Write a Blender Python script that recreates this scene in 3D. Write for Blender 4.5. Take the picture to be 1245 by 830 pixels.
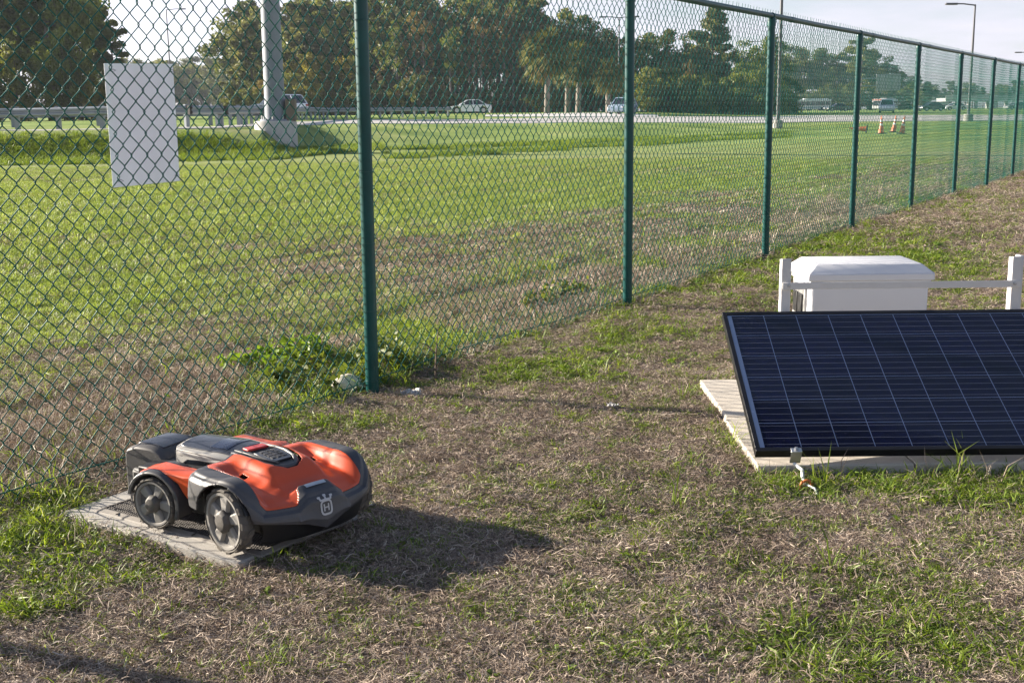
import bpy, math, random
import numpy as np
from mathutils import Vector, Matrix

for o in list(bpy.data.objects): bpy.data.objects.remove(o)
S = bpy.context.scene
COL = S.collection
rad = math.radians
random.seed(7); RNG = np.random.default_rng(11)

# ------------------------------------------------------------------ camera
HC = 1.40
F = 1440.75
AX = np.array([[9.99945780e-01, -1.04133026e-02, 0.0],
               [-0.00197913, -0.19004779, 0.98177285],
               [-0.0102235, -0.98171961, -0.19005809]])      # rows: world x, y, z in (right, down, forward)
cd = bpy.data.cameras.new('camera'); cam = bpy.data.objects.new('camera', cd); COL.objects.link(cam)
cd.sensor_width = 36; cd.lens = F/1245*36; cd.clip_end = 9000; cd.clip_start = 0.05
_m = Matrix.Identity(4)
for i in range(3):
    _m[i][0] = AX[i][0]; _m[i][1] = -AX[i][1]; _m[i][2] = -AX[i][2]
_m[0][3] = 0; _m[1][3] = 0; _m[2][3] = HC
cam.matrix_world = _m
S.camera = cam

# ------------------------------------------------------------------ light
SUN_EL = 18.4
SHX, SHY = 0.937, -0.350                                      # way the shadows fall
SUN_AZ = math.degrees(math.atan2(-SHX, -SHY))                 # from +Y towards +X
w = bpy.data.worlds.new('World'); S.world = w; w.use_nodes = True
nt = w.node_tree; N = nt.nodes; L = nt.links
for n in list(N): N.remove(n)
out = N.new('ShaderNodeOutputWorld'); bg = N.new('ShaderNodeBackground'); L.new(bg.outputs[0], out.inputs[0])
sky = N.new('ShaderNodeTexSky'); sky.sky_type = 'NISHITA'; sky.sun_disc = False
sky.sun_elevation = rad(SUN_EL); sky.sun_rotation = rad(SUN_AZ)
sky.air_density = 1.0; sky.dust_density = 0.8; sky.ozone_density = 3.0
tc = N.new('ShaderNodeTexCoord'); sep = N.new('ShaderNodeSeparateXYZ'); L.new(tc.outputs['Generated'], sep.inputs[0])
# thin high cloud sheet: noise on the direction projected to a flat layer
mz = N.new('ShaderNodeMath'); mz.operation = 'MAXIMUM'; mz.inputs[1].default_value = 0.03; L.new(sep.outputs[2], mz.inputs[0])
mz2 = N.new('ShaderNodeMath'); mz2.operation = 'ADD'; mz2.inputs[1].default_value = 0.12; L.new(mz.outputs[0], mz2.inputs[0])
vd = N.new('ShaderNodeVectorMath'); vd.operation = 'DIVIDE'; L.new(tc.outputs['Generated'], vd.inputs[0])
cx = N.new('ShaderNodeCombineXYZ')
for i in range(3): L.new(mz2.outputs[0], cx.inputs[i])
L.new(cx.outputs[0], vd.inputs[1])
cn = N.new('ShaderNodeTexNoise'); cn.inputs['Scale'].default_value = 1.3; cn.inputs['Detail'].default_value = 7; cn.inputs['Roughness'].default_value = 0.55
L.new(vd.outputs[0], cn.inputs['Vector'])
cr = N.new('ShaderNodeMapRange'); cr.inputs[1].default_value = 0.36; cr.inputs[2].default_value = 0.72; cr.inputs[3].default_value = 0.45; cr.inputs[4].default_value = 1.0
L.new(cn.outputs['Fac'], cr.inputs[0])
mixc = N.new('ShaderNodeMix'); mixc.data_type = 'RGBA'
pth = N.new('ShaderNodeMath'); pth.operation = 'DIVIDE'; pth.inputs[0].default_value = 0.30; pth.use_clamp = True
ad = N.new('ShaderNodeMath'); ad.operation = 'ADD'; ad.inputs[1].default_value = 0.12; L.new(mz.outputs[0], ad.inputs[0]); L.new(ad.outputs[0], pth.inputs[1])
cf = N.new('ShaderNodeMath'); cf.operation = 'MULTIPLY'; L.new(cr.outputs[0], cf.inputs[0]); L.new(pth.outputs[0], cf.inputs[1])
L.new(cf.outputs[0], mixc.inputs[0]); L.new(sky.outputs[0], mixc.inputs[6])
lum = N.new('ShaderNodeRGBToBW'); L.new(sky.outputs[0], lum.inputs[0])      # thin cloud: the sky's own brightness, whitened
cc = N.new('ShaderNodeVectorMath'); cc.operation = 'SCALE'; cc.inputs[0].default_value = (1.52, 1.46, 1.70); L.new(lum.outputs[0], cc.inputs['Scale'])
L.new(cc.outputs[0], mixc.inputs[7])
L.new(mixc.outputs[2], bg.inputs[0]); bg.inputs[1].default_value = 0.054
sd = bpy.data.lights.new('sun', 'SUN'); sun = bpy.data.objects.new('sun', sd); COL.objects.link(sun)
sd.energy = 5.0; sd.angle = rad(0.53); sd.color = (1.0, 0.89, 0.74)
_ce = math.cos(rad(SUN_EL))
sun.rotation_euler = Vector((SHX*_ce, SHY*_ce, -math.sin(rad(SUN_EL)))).to_track_quat('-Z', 'Y').to_euler()
sun.location = (-40, 15, 20)
vs = S.view_settings; vs.view_transform = 'Standard'; vs.look = 'None'; vs.exposure = 1.66; vs.gamma = 1.0; vs.use_curve_mapping = False
S.render.engine = 'CYCLES'

# ------------------------------------------------------------------ helpers: geometry of the view
def ray(x, y):
    return AX @ np.array([x-622.5, y-415, F])
def on_z(x, y, z=0.0):
    r = ray(x, y); t = (z-HC)/r[2]; return np.array([0, 0, HC])+t*r
def at_depth(x, y, d):
    return np.array([0, 0, HC]) + ray(x, y)/F*d

# value noise
_lat = np.random.default_rng(3).random((256, 256))
def vnoise(x, y):
    x = np.asarray(x, float); y = np.asarray(y, float)
    xi = np.floor(x).astype(int); yi = np.floor(y).astype(int); fx = x-xi; fy = y-yi
    fx = fx*fx*(3-2*fx); fy = fy*fy*(3-2*fy)
    a = _lat[xi & 255, yi & 255]; b = _lat[(xi+1) & 255, yi & 255]; c = _lat[xi & 255, (yi+1) & 255]; d = _lat[(xi+1) & 255, (yi+1) & 255]
    return (a*(1-fx)+b*fx)*(1-fy)+(c*(1-fx)+d*fx)*fy
def fbm(x, y, o=3):
    s = 0; a = 0.5; t = 0
    for k in range(o):
        s = s+a*vnoise(np.asarray(x)*2**k+17.3*k, np.asarray(y)*2**k+5.1*k); t += a; a *= .5
    return s/t
def sstep(a, b, x):
    t = np.clip((np.asarray(x, float)-a)/(b-a), 0, 1); return t*t*(3-2*t)

# fence line
P1 = np.array([-0.7154, 5.8994]); FD = np.array([0.51095, 0.85961]); FN = np.array([-FD[1], FD[0]])   # FN points to the field
FBAY = 3.05
def fence_side(x, y): return (np.asarray(x)-P1[0])*FN[0]+(np.asarray(y)-P1[1])*FN[1]     # >0 in the field

_kp = [-500, -300, 0, 250, 330, 400, 600, 700, 800, 900, 1000, 1245, 1500, 1900]
_dS = [39.6, 39.6, 39.6, 39.6, 39, 44, 53, 56, 62, 70, 75, 75, 75, 75]
_dR = [43.6, 43.6, 43.6, 43.6, 45, 60, 72, 76, 82, 88, 91, 90, 90, 90]
_zR = [.92, .92, .92, .92, .90, .85, .75, .70, .6, .5, .45, .4, .4, .4]
_zF = [1.1, 1.1, 1.1, 1.12, 1.15, 1.18, 1.27, 1.31, 1.22, .9, .8, .75, .75, .75]
def height(x, y):
    x = np.asarray(x, float); y = np.asarray(y, float)
    d = np.hypot(x, y); yy = np.maximum(y, 0.35*d+1e-6)
    px = 622.5+F*x/yy
    i = lambda k: np.interp(px, _kp, k)
    dS, dR, zR, zF = i(_dS), i(_dR), i(_zR), i(_zF)
    z = zR*sstep(dS, dR, d)+(zF-zR)*sstep(dR, dR*2.0, d)
    z = np.where(y < 0, 0, z)
    near = 1-sstep(60, 120, d)
    z = z+near*((fbm(x*.22, y*.22, 2)-.5)*.10*sstep(8, 20, d))
    z = z+near*((fbm(x*1.1+9, y*1.1, 3)-.5)*.045*(1-sstep(15, 30, d)))
    z = z+(vnoise(x*7, y*7)-.5)*.014*(1-sstep(6, 14, d))
    # furrow where the mown field ends, a stride behind the fence
    s = fence_side(x, y)
    z = z-.05*np.exp(-((s-1.25-.3*vnoise(x*.7, y*.7))/.16)**2)*(1-sstep(12, 20, d))
    return z
def hz(x, y): return float(height(x, y))
def hit(px, py):
    r = ray(px, py); r = r/np.hypot(r[0], r[1])
    d = np.concatenate([np.arange(1.5, 30, .02), np.arange(30, 900, .25)])
    zz = HC+r[2]*d; g = height(r[0]*d, r[1]*d)
    k = np.argmax(zz <= g) if (zz <= g).any() else len(d)-1
    return np.array([r[0]*d[k], r[1]*d[k], g[k]])
def pp(px, d):
    """ground point on the azimuth of pixel column px (at the horizon) at distance d"""
    r = ray(px, 137); r = r/np.hypot(r[0], r[1]); x, y = r[0]*d, r[1]*d
    return np.array([x, y, hz(x, y)])

# ------------------------------------------------------------------ helpers: materials
def newmat(name):
    m = bpy.data.materials.new(name); m.use_nodes = True
    nt = m.node_tree; b = nt.nodes['Principled BSDF']; return m, nt, b
def ramp(nt, fac, stops):
    r = nt.nodes.new('ShaderNodeValToRGB'); e = r.color_ramp.elements
    while len(e) < len(stops): e.new(.5)
    for k, (p, c) in enumerate(stops): e[k].position = p; e[k].color = (*c, 1)
    nt.links.new(fac, r.inputs[0]); return r.outputs[0]
def noise(nt, scale, detail=4, rough=.55, vec=None, dist=0):
    n = nt.nodes.new('ShaderNodeTexNoise'); n.inputs['Scale'].default_value = scale; n.inputs['Detail'].default_value = detail
    n.inputs['Roughness'].default_value = rough; n.inputs['Distortion'].default_value = dist
    if vec is not None: nt.links.new(vec, n.inputs['Vector'])
    return n.outputs['Fac']
def mixcol(nt, fac, a, b, mode='MIX'):
    n = nt.nodes.new('ShaderNodeMix'); n.data_type = 'RGBA'; n.blend_type = mode
    for s, v in ((0, fac), (6, a), (7, b)):
        if isinstance(v, (int, float)): n.inputs[s].default_value = v
        elif isinstance(v, tuple): n.inputs[s].default_value = (*v, 1)
        else: nt.links.new(v, n.inputs[s])
    return n.outputs[2]
def mmath(nt, op, a, b=None, c=None, clamp=False):
    n = nt.nodes.new('ShaderNodeMath'); n.operation = op; n.use_clamp = clamp
    for i, v in enumerate((a, b, c)):
        if v is None: continue
        if isinstance(v, (int, float)): n.inputs[i].default_value = v
        else: nt.links.new(v, n.inputs[i])
    return n.outputs[0]
def bump(nt, b, h, strength=.3, dist=.01):
    n = nt.nodes.new('ShaderNodeBump'); n.inputs['Strength'].default_value = strength; n.inputs['Distance'].default_value = dist
    nt.links.new(h, n.inputs['Height']); nt.links.new(n.outputs[0], b.inputs['Normal'])
def objvec(nt):
    return nt.nodes.new('ShaderNodeTexCoord').outputs['Object']
def posvec(nt):
    return nt.nodes.new('ShaderNodeNewGeometry').outputs['Position']
MATS = {}
def plain(name, c, rough=.5, metal=0, var=.12, scale=30, bmp=.08, coat=0, dirt=None, spec=.5):
    """paint / plastic / metal with slight mottling, roughness variation and optional dust"""
    if name in MATS: return MATS[name]
    m, nt, b = newmat(name); v = objvec(nt)
    n = noise(nt, scale, 5, .6, v)
    lo = tuple(x*(1-var) for x in c); hi = tuple(min(1, x*(1+var)) for x in c)
    col = ramp(nt, n, [(.3, lo), (.7, hi)])
    if dirt:
        n2 = noise(nt, scale*.35, 6, .7, v)
        f = mmath(nt, 'MULTIPLY', ramp(nt, n2, [(.45, (0, 0, 0)), (.75, (1, 1, 1))]), dirt[1])
        col = mixcol(nt, f, col, dirt[0])
    nt.links.new(col, b.inputs['Base Color'])
    r = nt.nodes.new('ShaderNodeMapRange'); r.inputs[3].default_value = max(.03, rough-.1); r.inputs[4].default_value = min(1, rough+.1)
    nt.links.new(n, r.inputs[0]); nt.links.new(r.outputs[0], b.inputs['Roughness'])
    b.inputs['Metallic'].default_value = metal; b.inputs['Coat Weight'].default_value = coat; b.inputs['Specular IOR Level'].default_value = spec
    if bmp: bump(nt, b, noise(nt, scale*6, 3, .6, v), bmp, .002)
    MATS[name] = m; return m
def leafmat(name, stops, trans=.35, rough=.55, var=.35, tint=(1.15, 1.1, .55)):
    """leaves and blades: colour by a per-blade attribute, a per-plant random and the place it grows; lets light through"""
    m, nt, b = newmat(name)
    at = nt.nodes.new('ShaderNodeAttribute'); at.attribute_name = 'shade'
    oi = nt.nodes.new('ShaderNodeObjectInfo')
    n = noise(nt, .9, 3, .6, posvec(nt))
    f = mmath(nt, 'ADD', mmath(nt, 'MULTIPLY', at.outputs['Fac'], .58), mmath(nt, 'MULTIPLY', oi.outputs['Random'], .30))
    f = mmath(nt, 'ADD', f, mmath(nt, 'MULTIPLY', mmath(nt, 'SUBTRACT', n, .35), .5), clamp=True)
    col = ramp(nt, f, stops)
    nt.links.new(col, b.inputs['Base Color']); b.inputs['Roughness'].default_value = rough; b.inputs['Specular IOR Level'].default_value = .35
    t = nt.nodes.new('ShaderNodeBsdfTranslucent')
    nt.links.new(mixcol(nt, 1.0, col, tint, 'MULTIPLY'), t.inputs[0])
    mx = nt.nodes.new('ShaderNodeMixShader'); mx.inputs[0].default_value = trans
    o = nt.nodes['Material Output']
    nt.links.new(b.outputs[0], mx.inputs[1]); nt.links.new(t.outputs[0], mx.inputs[2]); nt.links.new(mx.outputs[0], o.inputs[0])
    MATS[name] = m; return m

# ------------------------------------------------------------------ helpers: meshes and objects
class MB:
    def __init__(s): s.v = []; s.f = []; s.sh = []
    def add(s, v, f):
        k = len(s.v); s.v += [tuple(map(float, p)) for p in v]; s.f += [tuple(i+k for i in q) for q in f]; return s
    def box(s, x0, x1, y0, y1, z0, z1):
        return s.add([(x0, y0, z0), (x1, y0, z0), (x1, y1, z0), (x0, y1, z0), (x0, y0, z1), (x1, y0, z1), (x1, y1, z1), (x0, y1, z1)],
                     [(0, 3, 2, 1), (4, 5, 6, 7), (0, 1, 5, 4), (1, 2, 6, 5), (2, 3, 7, 6), (3, 0, 4, 7)])
    def prism(s, prof, y0, y1, axis='y', inset=None):
        """side profile of (a,b) points extruded along an axis; inset scales the end profiles for tumblehome"""
        n = len(prof); v = []
        for yv in (y0, y1):
            for a, b in prof:
                v.append((a, yv, b) if axis == 'y' else (yv, a, b) if axis == 'x' else (a, b, yv))
        f = [tuple(range(n-1, -1, -1)), tuple(range(n, 2*n))] + [(i, (i+1) % n, n+(i+1) % n, n+i) for i in range(n)]
        return s.add(v, f)
    def loft(s, rings, closed=True, caps=True):
        n = len(rings[0]); v = [p for r in rings for p in r]; f = []
        for k in range(len(rings)-1):
            for i in range(n if closed else n-1):
                j = (i+1) % n; f.append((k*n+i, k*n+j, (k+1)*n+j, (k+1)*n+i))
        if caps: f += [tuple(range(n-1, -1, -1)), tuple(range((len(rings)-1)*n, len(rings)*n))]
        return s.add(v, f)
    def tube(s, pts, r, n=6, caps=True):
        pts = [np.array(p, float) for p in pts]; m = len(pts)
        rr = r if hasattr(r, '__len__') else [r]*m
        rings = []; t0 = pts[1]-pts[0]; a = np.cross(t0, [0, 0, 1.]);
        if np.linalg.norm(a) < 1e-6*np.linalg.norm(t0) or np.linalg.norm(a) < 1e-9: a = np.array([1., 0, 0])
        for k in range(m):
            t = pts[min(k+1, m-1)]-pts[max(k-1, 0)]; t = t/(np.linalg.norm(t)+1e-12)
            a = a-t*np.dot(a, t); a = a/(np.linalg.norm(a)+1e-12); b = np.cross(t, a)
            rings.append([pts[k]+rr[k]*(a*math.cos(2*math.pi*i/n)+b*math.sin(2*math.pi*i/n)) for i in range(n)])
        return s.loft(rings, True, caps)
    def lathe(s, prof, n=24, axis='z', c=(0, 0, 0)):
        """prof: (radius, height)"""
        rings = []
        for r, hgt in prof:
            ring = []
            for i in range(n):
                a = 2*math.pi*i/n; u, v = r*math.cos(a), r*math.sin(a)
                p = (u, v, hgt) if axis == 'z' else (u, hgt, v) if axis == 'y' else (hgt, u, v)
                ring.append((p[0]+c[0], p[1]+c[1], p[2]+c[2]))
            rings.append(ring)
        return s.loft(rings, True, True)
    def mesh(s, name='m'):
        me = bpy.data.meshes.new(name); me.from_pydata(s.v, [], s.f); me.update()
        return me
def finish(me, mat, smooth=None):
    if mat and not me.materials: me.materials.append(mat)
    if smooth is not None:
        me.polygons.foreach_set('use_smooth', [True]*len(me.polygons))
        if smooth < 179:
            try: me.set_sharp_from_angle(angle=rad(smooth))
            except Exception: pass
def obj(name, mb, mat, parent=None, smooth=None, bevel=None, loc=None, rot=None, seg=2):
    me = mb if isinstance(mb, bpy.types.Mesh) else mb.mesh(name)
    if not isinstance(mb, bpy.types.Mesh):
        import bmesh
        b = bmesh.new(); b.from_mesh(me); bmesh.ops.recalc_face_normals(b, faces=b.faces); b.to_mesh(me); b.free()
    finish(me, mat, 40 if bevel and smooth is None else smooth)
    o = bpy.data.objects.new(name, me); COL.objects.link(o)
    if parent: o.parent = parent
    if loc is not None: o.location = loc
    if rot is not None: o.rotation_euler = rot
    if bevel:
        bv = o.modifiers.new('bevel', 'BEVEL'); bv.width = bevel; bv.segments = seg; bv.limit_method = 'ANGLE'; bv.angle_limit = rad(28)
    return o
def empty(name, loc=(0, 0, 0), rz=0):
    o = bpy.data.objects.new(name, None); COL.objects.link(o); o.location = loc; o.rotation_euler = (0, 0, rz); o.empty_display_size = .1; return o
def tag(o, label=None, cat=None, group=None, kind=None):
    if label: o['label'] = label
    if cat: o['category'] = cat
    if group: o['group'] = group
    if kind: o['kind'] = kind
    return o
def copy_tree(o, parent=None):
    c = o.copy(); COL.objects.link(c); c.parent = parent
    for ch in o.children: copy_tree(ch, c)
    return c

# ------------------------------------------------------------------ ground sheet
def make_ground():
    az = np.concatenate([np.arange(-180, -40, 4), np.arange(-40, 40, .25), np.arange(40, 180, 4)])
    az = np.radians(az); na = len(az)
    d = [0.3]
    while d[-1] < 960: d.append(d[-1]*1.015+.004)
    d = np.array(d); nd = len(d)
    A, D = np.meshgrid(az, d, indexing='ij')
    X = D*np.sin(A); Y = D*np.cos(A); Z = height(X, Y)
    v = np.stack([X, Y, Z], -1).reshape(-1, 3)
    v = np.vstack([v, [[0, 0, 0]]])
    i = np.arange(na)[:, None]; j = np.arange(nd-1)[None, :]; i2 = (i+1) % na
    f = np.stack([i*nd+j, i*nd+j+1, i2*nd+j+1, i2*nd+j], -1).reshape(-1, 4)
    me = bpy.data.meshes.new('ground'); 
    me.from_pydata(v.tolist(), [], f[:, ::-1].tolist()+[[len(v)-1, ((k+1) % na)*nd, k*nd] for k in range(na)])
    me.update()
    m, nt, b = newmat('ground_turf')
    p = posvec(nt); sp = nt.nodes.new('ShaderNodeSeparateXYZ'); nt.links.new(p, sp.inputs[0])
    # signed distance from the fence: field side green, this side dry
    s = mmath(nt, 'ADD', mmath(nt, 'MULTIPLY', mmath(nt, 'SUBTRACT', sp.outputs[0], float(P1[0])), float(FN[0])),
              mmath(nt, 'MULTIPLY', mmath(nt, 'SUBTRACT', sp.outputs[1], float(P1[1])), float(FN[1])))
    big = noise(nt, .35, 4, .6, p)
    mid = noise(nt, 2.2, 5, .65, p)
    fine = noise(nt, 38, 5, .75, p)
    fine2 = noise(nt, 150, 3, .8, p)
    soil = ramp(nt, fine, [(.28, (.062, .046, .036)), (.45, (.175, .132, .102)), (.6, (.31, .245, .188)), (.78, (.50, .42, .32))])
    soil = mixcol(nt, mmath(nt, 'MULTIPLY', ramp(nt, mid, [(.4, (0, 0, 0)), (.7, (1, 1, 1))]), .35), soil, (.22, .155, .115))
    gr = ramp(nt, fine, [(.25, (.075, .11, .025)), (.5, (.18, .235, .055)), (.75, (.33, .37, .12))])
    grn_field = ramp(nt, noise(nt, 3.5, 6, .7, p), [(.25, (.17, .24, .065)), (.5, (.265, .335, .10)), (.75, (.40, .42, .17))])
    strand = nt.nodes.new('ShaderNodeMapping'); nt.links.new(p, strand.inputs[0]); strand.inputs['Scale'].default_value = (.25, 1.3, 1); strand.inputs['Rotation'].default_value = (0, 0, rad(12))
    tan = ramp(nt, noise(nt, .9, 5, .65, strand.outputs[0]), [(.5, (0, 0, 0)), (.66, (1, 1, 1))])
    dryfield = ramp(nt, fine, [(.3, (.26, .205, .145)), (.7, (.50, .42, .30))])
    # field: dry towards the fence, green away from it
    sd_ = nt.nodes.new('ShaderNodeMapRange'); nt.links.new(mmath(nt, 'ADD', s, mmath(nt, 'MULTIPLY', mmath(nt, 'SUBTRACT', big, .5), 7.0)), sd_.inputs[0])
    sd_.inputs[1].default_value = 1.0; sd_.inputs[2].default_value = 4.5; sd_.inputs[3].default_value = .8; sd_.inputs[4].default_value = 0.1
    dryf = mmath(nt, 'MULTIPLY', mmath(nt, 'ADD', mmath(nt, 'MULTIPLY', tan, .55), sd_.outputs[0]), .85, clamp=True)
    field = mixcol(nt, dryf, mixcol(nt, .5, gr, grn_field), dryfield)
    far = nt.nodes.new('ShaderNodeMapRange'); nt.links.new(sp.outputs[1], far.inputs[0]); far.inputs[1].default_value = 36; far.inputs[2].default_value = 60
    lush = ramp(nt, noise(nt, .22, 4, .6, p), [(.3, (.10, .17, .035)), (.55, (.225, .305, .08)), (.75, (.39, .415, .17))])
    field = mixcol(nt, far.outputs[0], field, lush)
    side = nt.nodes.new('ShaderNodeMapRange'); nt.links.new(s, side.inputs[0]); side.inputs[1].default_value = -.2; side.inputs[2].default_value = .3
    near = mixcol(nt, mmath(nt, 'MULTIPLY', ramp(nt, mid, [(.5, (0, 0, 0)), (.65, (1, 1, 1))]), .45), soil, gr)
    col = mixcol(nt, side.outputs[0], near, field)
    nt.links.new(col, b.inputs['Base Color']); b.inputs['Roughness'].default_value = .95; b.inputs['Specular IOR Level'].default_value = .1
    bump(nt, b, mmath(nt, 'ADD', fine, mmath(nt, 'MULTIPLY', fine2, .5)), .9, .02)
    return tag(obj('ground', me, m, smooth=180), kind='structure')
ground = make_ground()

# ------------------------------------------------------------------ roads
def ribbon(name, near, far, mat, lift=.03, n=80, z_edge=None):
    a = np.array([hit(*p) for p in near]); b = np.array([hit(*p) for p in far])
    def resample(q):
        t = np.linspace(0, len(q)-1, n); return np.stack([np.interp(t, range(len(q)), q[:, k]) for k in range(3)], 1)
    a = resample(a); b = resample(b); m = 10; mb = MB(); v = []; f = []
    for i in range(n):
        for j in range(m+1):
            p = a[i]+(b[i]-a[i])*j/m; v.append((p[0], p[1], hz(p[0], p[1])+lift))
    for i in range(n-1):
        for j in range(m): f.append((i*(m+1)+j, i*(m+1)+j+1, (i+1)*(m+1)+j+1, (i+1)*(m+1)+j))
    # near kerb face
    k = len(v)
    for i in range(n): v.append((a[i][0], a[i][1]-.02, hz(a[i][0], a[i][1])-.15))
    for i in range(n-1): f.append((i*(m+1), (i+1)*(m+1), k+i+1, k+i))
    mb.add(v, f)
    return tag(obj(name, mb, mat, smooth=60), kind='structure')
def concrete(name, c, sc=4, rough=.85, stain=(.3, .27, .24)):
    m, nt, b = newmat(name); p = posvec(nt)
    n = noise(nt, sc, 6, .65, p); n2 = noise(nt, sc*14, 4, .7, p)
    col = ramp(nt, n, [(.3, tuple(x*.82 for x in c)), (.7, c)])
    col = mixcol(nt, mmath(nt, 'MULTIPLY', ramp(nt, n2, [(.5, (0, 0, 0)), (.8, (1, 1, 1))]), .35), col, stain)
    nt.links.new(col, b.inputs['Base Color']); b.inputs['Roughness'].default_value = rough; b.inputs['Specular IOR Level'].default_value = .3
    bump(nt, b, n2, .25, .006); MATS[name] = m; return m
M_road = concrete('road_concrete', (.52, .50, .48), .4, .7)
M_ramp = concrete('ramp_concrete', (.62, .61, .60), .5, .7)
ribbon('road', [(-330, 163), (-150, 161), (0, 159.3), (150, 158.3), (260, 156.5), (330, 153), (400, 151), (600, 150.3), (800, 149.3), (1000, 148.3), (1245, 147), (1500, 145.5)],
       [(-330, 162), (-150, 160), (0, 158.4), (150, 157.3), (260, 155), (330, 149.5), (400, 146.6), (600, 145.0), (800, 142), (1000, 140.6), (1245, 140), (1500, 139)], M_road)
ribbon('ramp', [(590, 142.2), (640, 142.4), (690, 142.6), (740, 142.6), (800, 141.9)],
       [(590, 140.4), (640, 139.4), (690, 138.2), (740, 138.0), (800, 140.2)], M_ramp, .06, 40)

# ------------------------------------------------------------------ chain link fence
M_green = plain('green_vinyl', (.0008, .062, .058), .38, var=.2, scale=9, bmp=.05, coat=.08, spec=.3, dirt=((.03, .08, .075), .12))
M_wire = plain('green_wire', (.001, .105, .080), .45, var=.2, scale=20, bmp=0, coat=0, spec=.25)
M_galv = plain('galvanised_steel', (.42, .43, .44), .45, .85, var=.15, scale=6, dirt=((.3, .29, .27), .4))
fence = tag(empty('chain_link_fence', (P1[0], P1[1], 0), math.atan2(FD[1], FD[0])),
            'green vinyl chain link fence with round posts and a top rail, running beside the field', 'fence')
# local axes of the fence: x along it, y towards the field
KB = -2; KE = 12
PW, PH, WR = .0759, .0833, .00235
FZ = 2.245
def fz(s):
    p = P1+FD*s; return hz(p[0], p[1])
post_mb = MB().tube([(0, 0, -.3), (0, 0, FZ-.03)], .0335, 20)
post_me = post_mb.mesh('fence_post'); finish(post_me, M_green, 40)
cap_me = MB().lathe([(.0, -.055), (.039, -.055), (.0395, .0), (.036, .018), (.02, .026), (0, .028)], 20).mesh('post_cap'); finish(cap_me, M_green, 40)
tie_me = MB().lathe([(.0345, -.0022), (.0372, -.0022), (.0372, .0022), (.0345, .0022)], 20).mesh('tie')
finish(tie_me, M_green, 40)
loop_me = MB().lathe([(.0255, -.022), (.0285, -.022), (.0285, .022), (.0255, .022)], 16, 'x').mesh('rail_loop'); finish(loop_me, M_green, 40)
def inst(name, me, parent, loc, rot=(0, 0, 0), scale=None):
    o = bpy.data.objects.new(name, me); COL.objects.link(o); o.parent = parent; o.location = loc; o.rotation_euler = rot
    if scale: o.scale = scale
    return o
for k in range(KB, KE+1):
    s = k*FBAY; lean = random.uniform(-.004, .004)
    p = inst('post', post_me, fence, (s, 0, 0), (lean, random.uniform(-.004, .004), random.random()))
    inst('post_cap', cap_me, p, (0, 0, FZ-.05))
    inst('rail_loop', loop_me, p, (0, 0, FZ-.012))
    if k < 7:
        for q in range(6): inst('tie', tie_me, p, (0, 0, .06+.355*q+random.uniform(-.01, .01)), (random.uniform(-.08, .08), random.uniform(-.08, .08), 0))
for k in range(KB, KE):
    o = obj('top_rail', MB().tube([(k*FBAY+.001, 0, FZ-.012), (k*FBAY+FBAY/2, 0, FZ-.016), ((k+1)*FBAY-.001, 0, FZ-.012)], .0245, 14), M_green, fence, 40)
    obj('rail_sleeve', MB().lathe([(.0248, -.07), (.0268, -.07), (.0268, .07), (.0248, .07)], 14, 'x', (k*FBAY+.55+.1*random.random(), 0, FZ-.0135)), M_green, o, 40)
# one woven wire: flattened spiral, its corners hooked into the neighbours
def wire_mesh_():
    pts = []; n = 27; z0 = -.03; dy = .0034
    for i in range(n*2+1):
        z = z0+i*PH/2; sgn = -1 if i % 2 == 0 else 1
        x = sgn*(PW/4+.0024)
        a = .0075
        if i > 0:
            pts.append((x-sgn*a*.8, -dy*sgn, z-a*1.0))
        pts.append((x, 0, z))
        if i < n*2:
            pts.append((x-sgn*a*.8, dy*sgn, z+a*1.0))
    x, y, z = pts[-1]          # twisted barb above the rail
    pts.append((x*.25, .0015, z+.018)); pts.append((x*.1, 0, z+.046))
    return MB().tube(pts, WR, 6)
wmb = wire_mesh_()
wire_me = wmb.mesh('wire'); finish(wire_me, M_wire, 60)
YF = .0335+.006
nw0 = int(round(-2*FBAY/(PW/2))); nw1 = int(KE*FBAY/(PW/2))
first = -74; n_single = 300
wv = np.array(wmb.v); wf = wmb.f; rest_v = []; rest_f = []
def bulge(s):       # the fabric hangs a little loose between posts
    return .012*math.sin(s*1.7)+.008*math.sin(s*4.1+1)
for i in range(nw0, nw1):
    s = i*PW/2; y = YF+.004+abs(bulge(s))*.5; z = fz(round(s/.6)*.6)*.5-.012+(PH/2 if i % 2 else 0)
    if first <= i < first+n_single:
        inst('wire', wire_me, fence, (s, y, z), (random.uniform(-.002, .002), random.uniform(-.0025, .0025), 0))
    else:
        rest_v.append(wv+np.array([s, y, z])); rest_f.append(i)
rest = []
allv = np.vstack(rest_v); nv = len(wv); fl = [tuple(q+k*nv for q in ff) for k in range(len(rest_v)) for ff in wf]
rm = bpy.data.meshes.new('wire_mesh'); rm.from_pydata(allv.tolist(), [], fl); rm.update(); finish(rm, M_wire, 60)
o = bpy.data.objects.new('wire_mesh', rm); COL.objects.link(o); o.parent = fence; tag(o, kind='stuff')
tw = [(s, YF+.004, fz(s)*.6+.055+.01*math.sin(s*2.1)) for s in np.arange(KB*FBAY, KE*FBAY, .4)]
obj('tension_wire', MB().tube(tw, .0026, 6), M_wire, fence, 60)

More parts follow.
